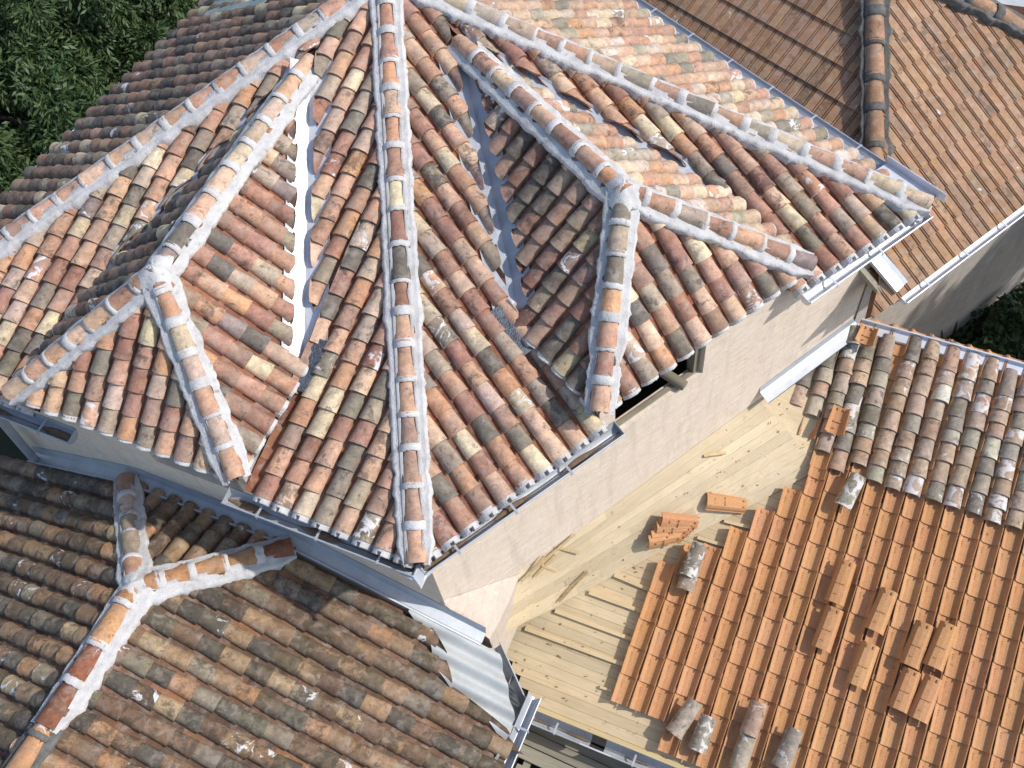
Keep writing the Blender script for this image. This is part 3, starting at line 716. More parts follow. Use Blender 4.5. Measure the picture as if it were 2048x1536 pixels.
# planks: clipped on the left by the corner gutter line and the tower
mb = MB(); v = 0.; pw = .115
la = uvQ(Q(1000, 1285)); lb = uvQ(Q(1068, 1410)); k_ = (la[0]-lb[0])/(la[1]-lb[1])
wl0 = uvQ(fr(0, wi, 0)*[1, 1, 0]+UP*0); 
def wall_u(v):   # u where the plank meets the tower wall plane
    p = ptQ(0, v); return ((F0+WR*wi-p)@WR)/(EQ@WR)
while v < topv:
    ul = max(lb[0]+k_*(v-lb[1])-.1, -2.) if v < la[1] else -9
    ul = max(ul, wall_u(v+pw)-.02) if v > la[1]-.25 else ul
    u = ul
    while u < 7.6:
        ln = rnd(1.8, 3.4); ln = min(ln, 7.6-u)
        j = rnd(.9, 1.08); jj = rnd(-.03, .03)
        mb.box(ptQ(u+ln/2, v+pw/2, -.012+rnd(-.0015, .0015)), EQ, VQ, nQ, ln-.002, pw-.0025, .022, tint=(j+jj, j, j-jj))
        u += ln
    v += pw
deck = mb.build('plank_deck', MW, house2)
mb = MB(); mb.prism([ptQ(-.6, 0, -.03), ptQ(7.6, 0, -.03), ptQ(7.6, topv, -.03), ptQ(3., topv, -.03)], nQ, .05); mb.build('roof_underlay', MDARK, house2)
# eave edge board
mb = MB(); mb.box(ptQ(3.4, -.03, .0), EQ, VQ, nQ, 7.9, .055, .05, tint=(1.0, .98, .8)); mb.build('eave_board', MW, house2, bevel=.004)
# cricket: boards parallel to the tower wall
cr_lo = [P(990, 1276, [0, 0, 4.6], UP), P(1050, 1240, [0, 0, 4.12], UP)]+[Q(*p, .012) for p in ((1130, 1201), (1250, 1140), (1400, 1063), (1520, 1002), (1640, 938))]
cr_hi_u = [.97, 1.15, 1.5, 2.2, 3.1, 3.8, 4.42]
cr_hi = [fr(u, wi-.003, 4.86+.0*u) for u in cr_hi_u]
def ruled(s, t):
    x = s*(len(cr_lo)-1); i = min(int(x), len(cr_lo)-2); f = x-i
    return (cr_lo[i]*(1-f)+cr_lo[i+1]*f)*(1-t)+(cr_hi[i]*(1-f)+cr_hi[i+1]*f)*t
mb = MB(); nb = 9
for k in range(nb):
    s0 = 0
    while s0 < 1:
        ln = rnd(.3, .6); s1 = min(1., s0+ln)
        if 1-s1 < .1: s1 = 1.
        rows = []
        j = rnd(.88, 1.08); lift = rnd(0, .004)
        for i in range(7):
            s_ = s0+(s1-s0)*(i/6)
            e_ = 0
            a_ = ruled(s_, (k+.007)/nb); b2 = ruled(s_, (k+.993)/nb); N_ = unit(np.cross(ruled(min(s_+.01, 1), .5)-ruled(s_-.01 if s_ > .99 else s_, .5), b2-a_)); N_ = N_ if N_[2] > 0 else -N_
            rows.append([a_-N_*.02, a_+N_*lift, b2+N_*lift, b2-N_*.02])
        mb.grid(rows, tint=(j, j, j)); s0 = s1
mb.build('cricket_boards', MW2, house2)
mb = MB(); mb.grid([[ruled(i/60, j/8)-UP*.07 for j in range(9)] for i in range(61)]); mb.build('cricket_underlay', MW2, house2)
# panel between cricket end and the flashing
B1 = cr_hi[-1]; C1 = cr_lo[-1]; D1 = fr(5.55, wi-.003, 0); D1 = D1*[1, 1, 0]+UP*((oQ+0*nQ)[2]+gQ*((D1-oQ)@WQ)+.03)
E1 = Q(1690, 860, .02)
mb = MB(); mb.prism([C1, B1, D1, E1], unit(np.cross(B1-C1, E1-C1))*(1 if np.cross(B1-C1, E1-C1)[2] > 0 else -1), .02); mb.build('valley_board', MW, house2)
for (x0, y0, x1, y1, hh) in ((1532, 798, 1575, 822, .1), (1560, 845, 1602, 868, .07), (1590, 888, 1625, 905, .05)):
    m_ = MB(); a_ = Q(x0, y0, hh); b2 = Q(x1, y1, hh); t_ = unit(b2-a_); m_.box((a_+b2)/2, t_, unit(np.cross(nQ, t_)), nQ, np.linalg.norm(b2-a_), .035, .03); m_.build('batten', MW, house2, bevel=.003)
# battens
for (x0, y0, x1, y1, wd) in ((1228, 1150, 1345, 1200, .04), (1178, 1185, 1330, 1240, .045), (1110, 1222, 1300, 1292, .045), (1050, 1257, 1270, 1338, .045), (1395, 1075, 1450, 1092, .04), (1448, 1042, 1500, 1055, .04), (1200, 1374, 1225, 1382, .03)):
    m_ = MB(); a_ = Q(x0, y0, .02); b2 = Q(x1, y1, .02); t_ = unit(b2-a_); m_.box((a_+b2)/2, t_, unit(np.cross(nQ, t_)), nQ, np.linalg.norm(b2-a_), wd, .038, tint=(1.05, 1.05, 1.)); m_.build('batten', MW, house2, bevel=.003)
# --- new pan tiles
PITCH = .212
uL_ = uvQ(Q(1240, 1408))[0]; vL = uvQ(Q(1240, 1408))[1]
FQ = Face(q0, EQ, [ptQ(0, 0), ptQ(7.4, 0), ptQ(7.4, topv), ptQ(3, topv)])
tops_px = [(1310, 1118), (1368, 1086), (1420, 1092), (1465, 1055), (1517, 1016), (1573, 976), (1632, 936)]
mb = MB(); row_u = []
k = 0; EX = .3
uu = uL_
uts = []
while uu < 7.3:
    if k < len(tops_px): vt = uvQ(Q(*tops_px[k]))[1]
    else: vt = topv-.12
    vb = vL if k < 3 else -.03
    if k in (1, 2): vb = vL-.0
    row_u.append(uu); v = vb; n = max(1, round((vt-vb-.06)/EX)); e = (vt-vb-.06)/n if k < len(tops_px) else EX
    if k >= 3: v = vL-EX*round((vL+.03)/EX)
    if k >= 3 and k < len(tops_px): n = round((vt-v-.06)/EX); e = (vt-v-.06)/n
    while v < vt-.1:
        tint = pick(PN); u_ = uu+rnd(-.004, .004); L = e+.06
        add_tile(mb, FQ, S_NEW, u_, v, L, (.93, 1.02), (.062, .04), .013, rnd(-.012, .012), None, tint, (0, .06, 0), nl=1, convex=False)
        for q in range(3):    # pressed marks near the head of the exposed part
            mb.box(FQ.pt(u_-.05+.0*q, v+e*.8-.026*q, .058), EQ, VQ, nQ, .022, .006, .006, tint=[c*.75 for c in tint])
        for q in (-.035, .035): mb.box(FQ.pt(u_+q, v+L-.035, .05), EQ, VQ, nQ, .014, .03, .014, tint=tint)
        v += e
    uu += PITCH; k += 1
mb.build('pan_tiles', MNEW, house2)
# --- old cover tiles laid over the pans
lows = [(1588, 811), (1623, 832), (1644, 903), (1671, 942), (1716, 930), (1742, 962), (1778, 977), (1821, 989), (1864, 1001), (1904, 1015), (1950, 1029), (1984, 1045), (2032, 1057)]
tops = [(1617, 726), (1661, 703), (1706, 682), (1739, 676), (1776, 675)]
mb = MB(); cov_us = []
for i, p in enumerate(lows):
    u_, vb = uvQ(Q(*p, .1)); 
    cov_us.append((u_, vb))
ref = [c for c in cov_us[5:]]
base_u = np.mean([c[0]-i*PITCH for i, c in enumerate(cov_us[5:])])
for i, (u_, vb) in enumerate(cov_us):
    if i >= 5: u_ = .3*u_+.7*(base_u+(i-5)*PITCH)
    cov_us[i] = (u_, vb)
while cov_us[-1][0] < 7.3: cov_us.append((cov_us[-1][0]+PITCH, cov_us[-1][1]+.02))
for i, (u_, vb) in enumerate(cov_us):
    vt = uvQ(Q(*tops[i], .1))[1] if i < 5 else topv-.1
    ut = uvQ(Q(*tops[i], .1))[0] if i < 5 else u_
    v = vb; dr = 0
    while v < vt-.12:
        e = rnd(.15, .25); L = e+.12; fx = (rnd(0, 1)**2*1.0, rnd(0, .4), 0); s0 = rnd(.98, 1.12)
        uc_ = u_+(ut-u_)*(v-vb)/max(vt-vb, .1)+rnd(-.008, .008)
        add_tile(mb, FQ, S_COVER*1.04, uc_, v, L, (s0*1.08, s0*.92), (.085+rnd(-.005, .008), .06), .016, rnd(-.05, .05), None, pick(PO), fx, nl=2)
        v += e
MOLD = tile_material('salvaged tile with old mortar', mortc=(.6, .57, .55))
mb.build('cover_tiles', MOLD, house2, smooth=True)
# orange pan edges showing by the flashing
mb = MB()
for p in ((1578, 795, 1.2), (1620, 712, .9), (1664, 690, .8), (1622, 845, 1.), (1641, 925, 1.), (1645, 905, 1)):
    u_, v_ = uvQ(Q(p[0], p[1], .05)); add_tile(mb, FQ, S_NEW, u_, v_-.2, .34, (.95, 1.), (.07, .05), .013, 0, None, pick(PN), (0, 0, 0), nl=1, convex=False)
mb.build('pan_tiles', MNEW, house2)
# flashing by tower wall + top strip
mb = MB(); g = []
for i in range(9):
    t = i/8; u = 4.38+(5.85-4.38)*t; zz = 5.08+.06*t
    a_ = fr(u, wi-.004, zz+.08+.004*(i%2)); b2 = fr(u, wi-.02, zz+.01)
    g.append([a_, b2, b2-WR*.075+UP*-.03, b2-WR*.15+UP*-.055, b2-WR*.158+UP*-.03])
mb.grid(g); mb.build('wall_flashing', MZINC, house2)
tA = ptQ(uvQ(Q(1745, 665))[0]-.25, topv-.02, .1); tB = ptQ(7.5, topv-.02, .1)
mb = MB(); mb.grid([[tA-VQ*.1-nQ*.03, tA-VQ*.09, tA+VQ*.03, tA+VQ*.035+nQ*.05, tA+VQ*.05+nQ*.05, tA+VQ*.055-nQ*.2], [tB-VQ*.1-nQ*.03, tB-VQ*.09, tB+VQ*.03, tB+VQ*.035+nQ*.05, tB+VQ*.05+nQ*.05, tB+VQ*.055-nQ*.2]])
mb.build('ridge_flashing', MZINCB, house2)
mb = MB()
c0 = ptQ(-.05, 0.1, -.06); c1 = ptQ(7.6, 0.1, -.06); c2 = ptQ(7.6, topv, -.06); c3 = fr(RW0+.3, .0, 4.9)
for p, q in ((c0, c1), (c1, c2), (c2, c3), (Q(1010, 1285, -.06), c0)): mb.add([p*[1, 1, 0]+UP*(GZ-.3), q*[1, 1, 0]+UP*(GZ-.3), q, p], [(0, 1, 2, 3)])
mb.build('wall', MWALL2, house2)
# gutter with an open joint, and its brackets
gp0 = ptQ(-.03, -.055, -.02); 
gu = [uvQ(Q(x, y))[0] for x, y in ((1190, 1452), (1218, 1466))]
gutter('gutter', house2, gp0, ptQ(gu[0], -.055, -.02), -WQ, .15, .09, closed=(1, 0))
gutter('gutter', house2, ptQ(gu[1], -.055, -.02), ptQ(7.4, -.055, -.02), -WQ, .15, .09, closed=(0, 1))
mb = MB()
mb.tube([ptQ(gu[0]-.1, -.055, -.02)-WQ*.15-UP*.03, ptQ(gu[1]+.1, -.055, -.02)-WQ*.15-UP*.03], .01, 8)
mb.build('gutter_rim', MZINCB, house2)
# --- lower timber platform
plat = empty('timber_platform', (.2, 1.6, GZ), 'grey weathered timber platform below the zinc gutter at the bottom edge of the scene', 'platform')
zp = 3.15
pf = [P(x, y, [0, 0, zp], UP) for x, y in ((1010, 1462), (1030, 1536))]
oP = P(1040, 1470, [0, 0, zp], UP); EP = az(-25); WP = az(-115)
v = -.25; k = 0
while v < 1.6:
    ln = 2.6; st = -.35+.12*k if k < 3 else .1
    j = rnd(.8, 1.15)
    m_ = MB(); m_.box(oP+EP*(st+ln/2)+WP*(v+.08)-UP*(.0 if k % 3 else .03), EP, WP, UP, ln, .15, .03, tint=(j, j, j)); m_.build('plank', MWG, plat, bevel=.003)
    v += .162; k += 1
    if k == 3: v += .05
m_ = MB()
for st in (.2, 2.): m_.box(oP+EP*st+WP*.6-UP*.08, WP, EP, UP, 2., .08, .1)
m_.build('joist', MWG, plat)
for st in (.2, 2.):
    for vv in (-.2, 1.4):
        m_ = MB(); m_.box(oP+EP*st+WP*vv-UP*((zp-GZ)/2+.13), WP, EP, UP, .09, .09, zp-GZ-.02); m_.build('post', MWG, plat)

# ================================================================== RIGHT NEIGHBOUR WITH INTERLOCKING TILES
nb_ = empty('neighbour_house', (7, 10, GZ), 'neighbouring house under flat orange interlocking tiles with a lichen spotted ridge', 'house')
gH = .6; oH = P(1800, 590, F0-WR*.28, WR)
dH = az(-53); nH = unit(UP+dH*gH)
def Hh(x, y, h=0): return P(x, y, oH+nH*h, nH)
hipL = Hh(1747, 345, -.1); hipT = Hh(1748, -60, -.1)
dirh = unit(az(90)*1. + UP*gH*math.cos(rad(37))) ; 
hipdir = unit(hipT-hipL)
ridT = hipL+hipdir*(np.linalg.norm(hipT-hipL)*1.0)
r2a = Hh(1915, -8, -.05); r2b = Hh(2060, 72, -.05)
eA = oH; eB = oH+az(37)*6.; 
lowL = hipL-hipdir*1.3
dl_ = (np.array(lowL)-eA)@az(37)
r2c = r2b+(r2b-r2a)*1.5
HRf = Face(eA-az(37)*.3, az(37), [eA-az(37)*.45, eB, Hh(2300, 215, -.05), r2b, r2a, Hh(1880, -60, -.05), ridT, hipL, lowL])
for F in (HRf,): F.side = None
mb = MB(); shingle(mb, HRf, 'flat', .14, .335, PF, mort=0., lich=.2, jit=0); slab(mb, HRf, mi=1); mb.build('roof_slope', [MFLAT, MBED], nb_)
# left slope: contains the hip, horizontals at -47
nHL = unit(UP-az(43)*-1*-gH) ; dHL = az(-137); nHL = unit(UP+dHL*gH)
def HL(x, y, h=0): return P(x, y, hipL+nHL*h, nHL)
lp = [hipL-hipdir*1.3, ridT, HL(1000, -500), HL(1000, 0), HL(1240, 60)-UP*0]
uH = az(-47)
lowp = hipL-hipdir*1.1
pA = lowp; pB = lowp-uH*8.5; up_ = unit(np.cross(nHL, uH)); up_ = up_ if up_[2] > 0 else -up_
s_len = ((ridT-lowp)@up_)
HLf = Face(pB, uH, [pA, pB, pB+up_*s_len, ridT]); HLf.side = None
mb = MB(); shingle(mb, HLf, 'flat', .14, .335, PF, mort=0., lich=.3, jit=0); slab(mb, HLf, mi=1); mb.build('roof_slope', [MFLAT, MBED], nb_)
hip('hip_ridge', nb_, hipL, ridT, HRf, HLf, .13, .13, PF, r=.1, mort=MMORTG, expo=.38, lift=.02, mat=tile_material('lichen ridge tile', moss=(.42, .24, .04), vr=(.7, 1.2)), jag=.05, mo=0, cw=.09)
# second ridge at the top right with zinc beyond
BK = Face(r2a, unit(r2c-r2a), [r2a, r2c, r2c+az(60)*3-UP*1.2, r2a+az(60)*3-UP*1.2]); BK.side = None
hip('ridge', nb_, r2a-(r2b-r2a)*.6, r2c, HRf, BK, .13, .13, PF, r=.1, mort=MMORTG, expo=.38, lift=.02, jag=.05, mo=0, cw=.09)
mb = MB(); mb.prism([BK.pt(*p) for p in BK.poly], BK.N, .03); mb.build('zinc_slope', MZINC, nb_)
# wall, eave mortar ledge, gutter
mb = MB(); w0 = fr(RW0, .1, 7); 
pts_ = [fr(RW0, .1, 0), fr(12.5, .08, 0)]
ztop = oH[2]+.05
mb.add([pts_[0]*[1, 1, 0]+UP*(GZ-.3), pts_[1]*[1, 1, 0]+UP*(GZ-.3), pts_[1]*[1, 1, 0]+UP*ztop, pts_[0]*[1, 1, 0]+UP*ztop], [(0, 1, 2, 3)])
q_ = pts_[1]+az(127)*6
mb.add([pts_[1]*[1, 1, 0]+UP*(GZ-.3), q_*[1, 1, 0]+UP*(GZ-.3), q_*[1, 1, 0]+UP*ztop, pts_[1]*[1, 1, 0]+UP*ztop], [(0, 1, 2, 3)])
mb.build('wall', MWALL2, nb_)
outH = az(-53)
mb = MB(); mb.prism([eA-az(37)*.1+outH*.02-UP*.03, eB+outH*.02-UP*.03, eB-outH*.35-UP*.03, eA-az(37)*.1-outH*.35-UP*.03], UP, .05); mb.build('soffit', MWALL2, nb_)
gutter('gutter', nb_, eA-az(37)*.02+outH*-.0, eB, outH, .12, .05, dirt=False, z0=.0, mat=MZINCB, closed=(1, 1))
mb = MB(); a_ = Hh(1745, 512, .05); b2 = Hh(1800, 578, .05); t_ = unit(b2-a_); s2 = unit(np.cross(nH, t_)); s2 = s2 if s2@az(37) > 0 else -s2
mb.grid([[a_-s2*.09+nH*.06, a_-s2*.085-nH*.0, a_+s2*.07, a_+s2*.12+nH*.02], [b2-s2*.09+nH*.06, b2-s2*.085, b2+s2*.07, b2+s2*.12+nH*.02]]); mb.build('verge_flashing', MZINCB, nb_)
mb = MB(); mb.box((a_+b2)/2-s2*.17-nH*.06, t_, s2, nH, .45, .07, .06); mb.build('verge_board', MWG, nb_, bevel=.004)

# ================================================================== GROUND
mb = MB(); mb.add([(-70, -40, GZ), (70, -40, GZ), (70, 90, GZ), (-70, 90, GZ)], [(0, 1, 2, 3)])
tag(mb.build('ground', simple('shaded soil', (.035, .035, .018), (.02, .03, .012), 2.5, .95, 0, .6, .03)), kind='structure')  # soil colour itself is near black, standing in for deep shade
# SECTION-C-END
# ================================================================== LOOSE TILES, OFFCUTS, PLANTS
_gr = [(ruled(i/40, j/12), i, j) for i in range(41) for j in range(13)]
def prj(q):
    q = np.array(q)-CAMP; c = q[0]*_r+q[1]*_u-q[2]*_d; return c[:2]/c[2]*FPX+np.array([1024, 768])
_gp = np.array([prj(g_[0]) for g_ in _gr])
def C(x, y, h=0.):
    i = int(np.argmin(((_gp-np.array([x, y]))**2).sum(1))); z = _gr[i][0][2]; return Z(x, y, z+h)
def loose(name, kind, px0, px1, h, mat, pal_, label, group=None, roll=0., up=None, wide=1.04, fx=(0, 0, 0), lo=None, surf=None, lift_lo=0.):
    """one separate tile lying with its lower end at px0 and upper end at px1"""
    sf = surf or Q
    a = sf(px0[0], px0[1], h); b = sf(px1[0], px1[1], h); T = unit(b-a); L = np.linalg.norm(b-a)
    N = unit(nQ-T*(nQ@T)); S = unit(np.cross(T, N))
    if roll: N, S = N*math.cos(roll)+S*math.sin(roll), S*math.cos(roll)-N*math.sin(roll)
    sec = {'cover': S_COVER*1.05, 'new': S_NEW*np.array([1.0, -1])+np.array([0, .064]), 'newup': S_NEW}[kind]
    tint = pick(pal_); th = .014; mb = MB(); outer = []; inner = []
    base = 0. if kind == 'newup' else -sec[:, 1].max()*.5
    for i in range(5):
        t = i/4; s_ = wide*(1.05-.14*t); w_ = base+lift_lo*(1-t)
        nrm = np.gradient(sec[:, 0]), np.gradient(sec[:, 1]); nl_ = np.hypot(*nrm); nx, ny = -nrm[1]/nl_, nrm[0]/nl_
        wob = (mnoise.noise(Vector((a[0]*9, t*2, 1)))*.006 if kind == 'cover' else 0)
        outer.append([a+T*(L*t)+S*(x*s_)+N*(y*s_+w_+wob) for x, y in sec])
        inner.append([a+T*(L*t)+S*((x-nx_*th)*s_)+N*((y-ny_*th)*s_+w_+wob) for (x, y), nx_, ny_ in zip(sec, nx, ny)])
    mb.grid(outer, tint=tint, fx=fx); mb.grid([r_[::-1] for r_ in inner], tint=tint, fx=fx)
    mb.grid([outer[0], inner[0]], tint=tint, fx=fx); mb.grid([inner[-1], outer[-1]], tint=tint, fx=fx)
    mb.grid([[r_[0] for r_ in outer], [r_[0] for r_ in inner]], tint=tint, fx=fx); mb.grid([[r_[-1] for r_ in inner], [r_[-1] for r_ in outer]], tint=tint, fx=fx)
    if kind.startswith('new'):
        sg = 1 if kind == 'new' else 1
        hh = sec[len(sec)//2, 1]+base+(.004 if kind == 'new' else .016)
        for tt, xs in ((.93, (-.035, .035)), (.45, (-.04, 0., .03)), (.2, (-.02,))):
            for q in xs: mb.box(a+T*(L*tt)+S*q+N*(hh*1.0), T, S, N, .03 if tt > .9 else .006, .014 if tt > .9 else .026, .012, tint=[c*.9 for c in tint])
    o = mb.build(name, mat, None, smooth=(kind == 'cover'))
    return tag(o, label, 'roof tile', group)
G1 = 'new orange tiles lying upside down on the tiled field'
HB = .125
for p0, p1, lb in (((1668, 1206), (1697, 1122), 'topmost of the loose orange tiles on the new field, its studs at the lower end'),
                   ((1641, 1298), (1671, 1216), 'leftmost loose orange tile on the new field, directly below the topmost loose one'),
                   ((1747, 1262), (1780, 1180), 'loose orange tile between the topmost loose one and the group of four'),
                   ((1712, 1372), (1743, 1288), 'loose orange tile alone left of the group of four and right of the leftmost'),
                   ((1818, 1332), (1851, 1246), 'upper left tile of the group of four loose orange tiles'),
                   ((1866, 1335), (1900, 1248), 'upper right tile of the group of four loose orange tiles'),
                   ((1796, 1420), (1826, 1340), 'lower left tile of the group of four loose orange tiles'),
                   ((1836, 1440), (1870, 1354), 'lower right tile of the group of four loose orange tiles')):
    loose('loose_tile', 'new', p0, p1, HB+.05, MNEW, PN, lb, G1)
loose('loose_tile', 'new', (1413, 1000), (1492, 1010), .05, MNEW, PN, 'single new orange tile lying alone on the bare planks', surf=lambda x, y, h: C(x, y, h))
for i in range(6):
    dx, dy = i*6.5, -i*4.0
    o = loose('stacked_tile', 'new', (1297+5*i, 1088-9*i), (1362+6.5*i, 1076-5.5*i), .13+.004*i, MNEW, PN,
              ('front tile of the leaning stack of new orange tiles on the planks', 'second tile from the front in the leaning orange stack on the planks',
               'third tile from the front in the leaning orange stack on the planks', 'fourth tile from the front in the leaning orange stack on the planks',
               'fifth tile from the front in the leaning orange stack on the planks', 'rearmost tile of the leaning stack of new orange tiles on the planks')[i],
              'new orange tiles stacked on edge on the planks', roll=rad(64-5*i), wide=.95, surf=lambda x, y, h: C(x, y, h))
G2 = 'old grey mortar stained tiles lying loose on the new tiles'
for p0, p1, hh, lb in (((1369, 1180), (1392, 1108), .19, 'grey mortar smeared old tile under another beside the tile stack'),
                       ((1373, 1152), (1400, 1088), .225, 'grey mortar smeared old tile on top of another beside the tile stack'),
                       ((1685, 1012), (1718, 950), .19, 'old grey brown tile loose just below the ends of the old tile rows'),
                       ((1346, 1468), (1392, 1402), .19, 'leftmost old grey tile lying askew near the lower gutter'),
                       ((1393, 1502), (1418, 1432), .19, 'old pinkish tile right beside the leftmost one near the lower gutter'),
                       ((1497, 1470), (1520, 1404), .215, 'old tile overlapping the head of another above the lower gutter'),
                       ((1474, 1540), (1500, 1462), .18, 'old tile whose head is covered by another above the lower gutter'),
                       ((1560, 1536), (1592, 1458), .19, 'rightmost old grey tile near the lower edge of the new field')):
    loose('loose_old_tile', 'cover', p0, p1, hh, MOLD, PO, lb, G2, fx=(rnd(.35, .8), .3, 0), wide=1.08)
loose('loose_tile', 'newup', (1667, 868), (1684, 816), .21, MNEW, PN, 'new orange tile lying hollow side up on the old tile rows')
loose('loose_tile', 'newup', (1727, 688), (1740, 655), .26, MNEW, PN, 'upper of two new orange tiles nested hollow side up at the wall corner', 'new tiles nested at the wall corner')
loose('loose_tile', 'newup', (1722, 690), (1735, 655), .2, MNEW, PN, 'lower of two new orange tiles nested hollow side up at the wall corner', 'new tiles nested at the wall corner')
loose('loose_old_tile', 'cover', (1706, 688), (1712, 653), .24, MOLD, PO, 'brown old tile beside the nested orange tiles at the wall corner', G2, fx=(.2, .3, 0))

# wood offcuts
MOFF = wood('offcut pine', (.6, .45, .24), EQ, (.45, .33, .17))
for p0, p1, wd, h0, h1, lb in (((1408, 912), (1452, 906), .03, .02, .02, 'short greyish wood offcut alone in the middle of the bare planks'),
                               ((1104, 1092), (1158, 1106), .03, .05, .03, 'upper short offcut lying crosswise on the boards beside the tower wall'),
                               ((1084, 1130), (1118, 1146), .03, .04, .03, 'lower short offcut lying crosswise on the boards beside the tower wall'),
                               ((1042, 1162), (1150, 1068), .022, .06, .06, 'longest thin lath leaning along the foot of the tower wall'),
                               ((1056, 1152), (1088, 1112), .03, .09, .1, 'offcut propped against the wall left of its neighbour near the tower corner'),
                               ((1070, 1153), (1112, 1110), .03, .05, .08, 'offcut propped against the wall right of its neighbour near the tower corner'),
                               ((1118, 1203), (1176, 1142), .03, .03, .03, 'long straight lath lying alone on the boards below the offcut pile')):
    a = C(*p0, h0); b = C(*p1, h1); t_ = unit(b-a); m_ = MB(); n_ = unit(np.cross(t_, UR if abs(t_@UR) < .8 else WR)); n_ = n_ if n_[2] > 0 else -n_
    m_.box((a+b)/2, t_, unit(np.cross(n_, t_)), n_, np.linalg.norm(b-a), wd, .018, tint=(rnd(.8, 1.1),)*3)
    tag(m_.build('wood_offcut', MOFF, None, bevel=.002), lb, 'offcut', 'wood offcuts left on the boards')

def leafmat(name, c1, c2, c3):
    m, n, l, b = newmat(name); g = n.new('ShaderNodeNewGeometry')
    t = tex(n, l, 1.3, 4, .7); c = mixc(n, l, ramp(n, l, t, .35, .65), c1, c2)
    c = mixc(n, l, ramp(n, l, g.outputs['Random Per Island'], .55, 1, 0, .8), c, c3)
    l.new(c, b.inputs['Base Color']); b.inputs['Roughness'].default_value = .6
    return m
MLEAF = leafmat('conifer foliage', (.016, .045, .014), (.04, .1, .03), (.085, .15, .06))
MWEED = leafmat('weeds', (.03, .07, .02), (.06, .1, .03), (.1, .14, .05))
MBARK = simple('bark', (.09, .07, .05), (.05, .04, .03), 8, .95, 0, .8, .02)
def crown(name, parent, c, r, n, seed, leaf=(.05, .13), clumps=60):
    rs = np.random.RandomState(seed); V = []; Fc = []
    cl = rs.normal(size=(clumps, 3)); cl /= np.linalg.norm(cl, axis=1)[:, None]; cl *= rs.uniform(.45, 1., (clumps, 1)); cl *= np.array(r); cl += np.array(c)
    cr_ = rs.uniform(.16, .38, clumps)*min(r)*(.7 if clumps > 120 else 1)
    k = rs.randint(0, clumps, n); o = rs.normal(size=(n, 3)); o /= np.linalg.norm(o, axis=1)[:, None]; o *= (rs.uniform(.2, 1, (n, 1))**.5)*cr_[k][:, None]
    p = cl[k]+o
    dr = o/np.linalg.norm(o, axis=1)[:, None]+rs.normal(size=(n, 3))*.5+np.array([0, 0, -.35]); dr /= np.linalg.norm(dr, axis=1)[:, None]
    sd = np.cross(dr, rs.normal(size=(n, 3))); sd /= np.linalg.norm(sd, axis=1)[:, None]
    ln = rs.uniform(leaf[1]*.5, leaf[1], (n, 1)); wd = rs.uniform(leaf[0]*.4, leaf[0], (n, 1))
    q = np.stack([p-sd*wd*.5, p+dr*ln*.5-sd*wd, p+dr*ln, p+dr*ln*.5+sd*wd], 1).reshape(-1, 3)
    me = bpy.data.meshes.new(name); me.from_pydata(q.tolist(), [], [(4*i, 4*i+1, 4*i+2, 4*i+3) for i in range(n)]); me.materials.append(MLEAF if leaf[1] > .2 else MWEED)
    ob = bpy.data.objects.new(name, me); COL.objects.link(ob); ob.parent = parent; ob.matrix_parent_inverse = Matrix.Translation(parent.location).inverted(); return ob
for i, (x, y, z, r_, lb) in enumerate(((235, 40, 4.2, (1.9, 1.7, 2.2), 'dark green conifer nearest the tower roof at the top left'),
                                       (60, 60, 4.6, (1.9, 1.9, 2.4), 'dark green conifer in the very top left corner of the scene'),
                                       (150, 235, 3.6, (1.6, 1.6, 1.9), 'dark green conifer in the middle of the group beside the tower eave'),
                                       (10, 250, 4.2, (1.7, 1.6, 2.1), 'dark green conifer at the left edge, halfway down the group'),
                                       (-10, 400, 3.4, (1.2, 1.3, 1.5), 'lowest dark green conifer, at the left end of the tower eave'),
                                       (380, -60, 4.2, (1.6, 1.6, 2.2), 'dark green conifer behind the zinc edge at the top of the scene'))):
    c = Z(x, y, z); t = empty('conifer', (c[0], c[1], GZ), lb, 'tree', 'conifers beyond the tower')
    m_ = MB(); m_.tube([[c[0], c[1], GZ-.1], [c[0]+.05, c[1], (GZ+c[2])/2], [c[0], c[1], c[2]+r_[2]*.6]], [.16, .11, .03], 9)
    for a in range(7):
        an = a*2.4; zz = GZ+.5+(c[2]+r_[2]*.3-GZ)*a/8; m_.tube([[c[0], c[1], zz], [c[0]+math.cos(an)*r_[0]*.6, c[1]+math.sin(an)*r_[1]*.6, zz+.25]], [.05, .012], 6)
    m_.build('trunk', MBARK, t, True); crown('crown', t, c, r_, 30000, 11+i, (.026, .19), 150)
# unseen tree added to the right to shade the neighbour's wall foot
t = empty('shading_tree', (9.2, 7.4, GZ), 'unseen leafy tree added right of the neighbouring house to shade its wall', 'tree')
m_ = MB(); m_.tube([[9.2, 7.4, GZ-.1], [9.3, 7.4, 5.], [9.2, 7.5, 7.6]], [.2, .15, .05], 9)
for a in range(6): m_.tube([[9.2, 7.4, 4.3+a*.45], [9.2+math.cos(a*2.4)*1.1, 7.4+math.sin(a*2.4)*1.1, 4.9+a*.45]], [.07, .02], 6)
m_.build('trunk', MBARK, t, True); crown('crown', t, (9.2, 7.4, 6.3), (1.6, 1.9, 1.9), 22000, 55, (.07, .16), 90)
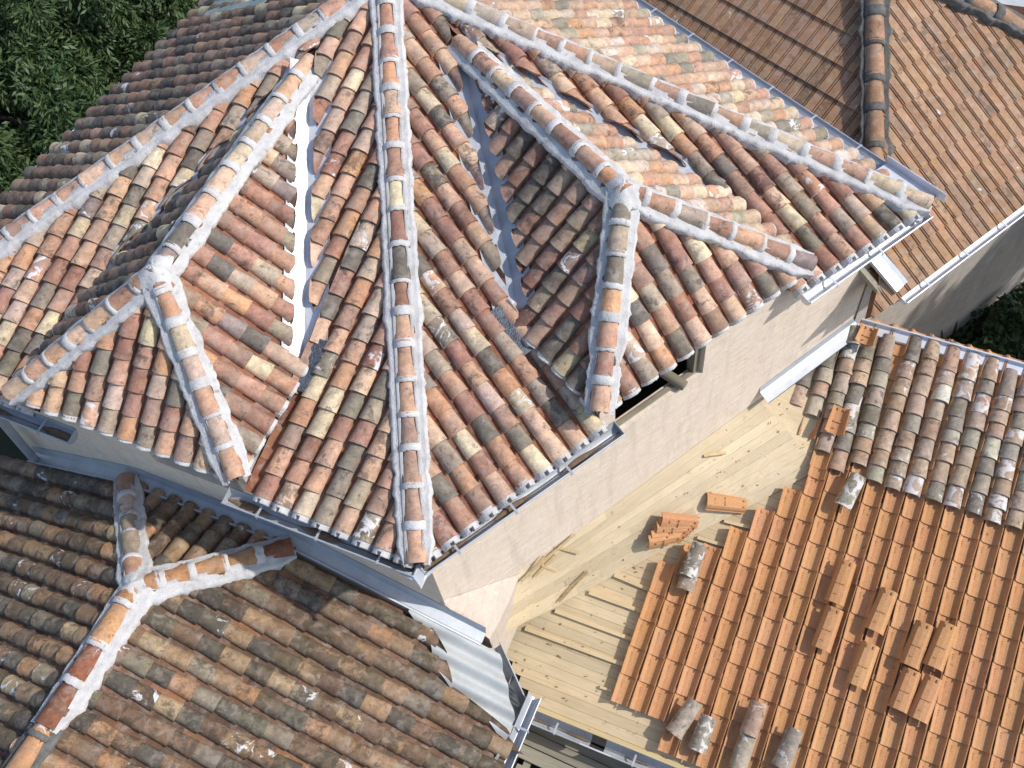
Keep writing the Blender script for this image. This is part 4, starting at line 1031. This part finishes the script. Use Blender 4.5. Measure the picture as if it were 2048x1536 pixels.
# weeds
def weeds(name, cx, cy, n, sp, seed):
    rs = np.random.RandomState(seed); q = []; f = []
    p = np.stack([rs.uniform(cx[0], cx[1], n), rs.uniform(cy[0], cy[1], n), np.full(n, GZ)], 1)
    dens = np.array([mnoise.noise(Vector((a[0]*1.1, a[1]*1.1, 3))) for a in p]); p = p[dens > -.12]; n = len(p)
    for i in range(n):
        a = rs.uniform(0, 6.28); h = rs.uniform(.04, sp); d = np.array([math.cos(a), math.sin(a), 0])*h*rs.uniform(.3, 1); s_ = np.array([-math.sin(a), math.cos(a), 0])*h*.22
        b = len(q); q += [p[i]-s_*.3, p[i]+d*.5-s_+UP*h*.6, p[i]+d+UP*h*.8, p[i]+d*.5+s_+UP*h*.6]; f.append((b, b+1, b+2, b+3))
    me = bpy.data.meshes.new(name); me.from_pydata([tuple(v) for v in q], [], f); me.materials.append(MWEED); o = bpy.data.objects.new(name, me); COL.objects.link(o); return o
tag(weeds('weeds', (3.5, 11), (3.5, 9.5), 16000, .22, 4), 'dark green weeds and creepers covering the shaded ground', 'weeds', kind='stuff')
for i, (x, y, s_, lb) in enumerate(((1945, 600, .28, 'small leafy shrub growing near the foot of the grey neighbouring wall'), (2020, 640, .35, 'small leafy shrub at the right edge above the zinc strip'), (1990, 700, .25, 'lowest small shrub just above the zinc strip'))):
    c = Z(x, y, GZ+.3); t = empty('shrub', (c[0], c[1], GZ), lb, 'shrub', 'shrubs on the shaded ground')
    m_ = MB()
    for a in range(5): m_.tube([[c[0], c[1], GZ-.02], [c[0]+math.cos(a*1.3)*s_*.6, c[1]+math.sin(a*1.3)*s_*.6, GZ+s_*1.1]], [.012, .004], 5)
    m_.build('stem', MBARK, t); crown('crown', t, (c[0], c[1], GZ+s_), (s_, s_, s_*.8), 700, 70+i, (.07, .12), 16)
for p0, p1, z0, z1, r_, lb in (((1912, 622), (1908, 668), 3.0, 2.35, .035, 'thin grey post standing on the ground by the neighbouring wall'),
                               ((1880, 672), (1990, 578), 2.45, 2.5, .03, 'long thin pole lying along the foot of the neighbouring wall'),
                               ((1905, 680), (1925, 705), 2.4, 2.4, .02, 'short reddish stick on the ground behind the zinc strip'),
                               ((1880, 655), (1884, 685), 2.9, 2.35, .03, 'short grey stake left of the post on the shaded ground')):
    m_ = MB(); m_.tube([Z(*p0, z0), Z(*p1, z1)], r_, 7); tag(m_.build('pole', MBARK if 'red' not in lb else MPAN, None, True), lb, 'pole', None)

# shavings and grit on the planks
rs = np.random.RandomState(9); m_ = MB()
for i in range(260):
    x, y = rs.uniform(1030, 1620), rs.uniform(790, 1480)
    inside = (y > 1275-(x-985)*.94+12) and (x < 1290+(1400-y)*.32-20 if y > 1110 else x < 1640-(y-800)*.0-(0 if y < 900 else (y-900)*.9)-30)
    if not inside or y > 1400+(x-1068)*.42-15: continue
    up_ = y < 1275-(x-985)*.51
    a = (C(x, y, .012) if up_ else Q(x, y, .012)); t_ = az(rs.uniform(0, 360)); t_ = unit(t_-nQ*(t_@nQ)); k_ = rs.uniform(.35, 1.)
    m_.box(a, t_, unit(np.cross(nQ, t_)), nQ, rs.uniform(.008, .035), rs.uniform(.006, .014), .006, tint=(k_, k_*.85, k_*.7))
tag(m_.build('shavings', MOFF), 'small wood chips and mortar crumbs scattered over the bare planks', 'debris', kind='stuff')
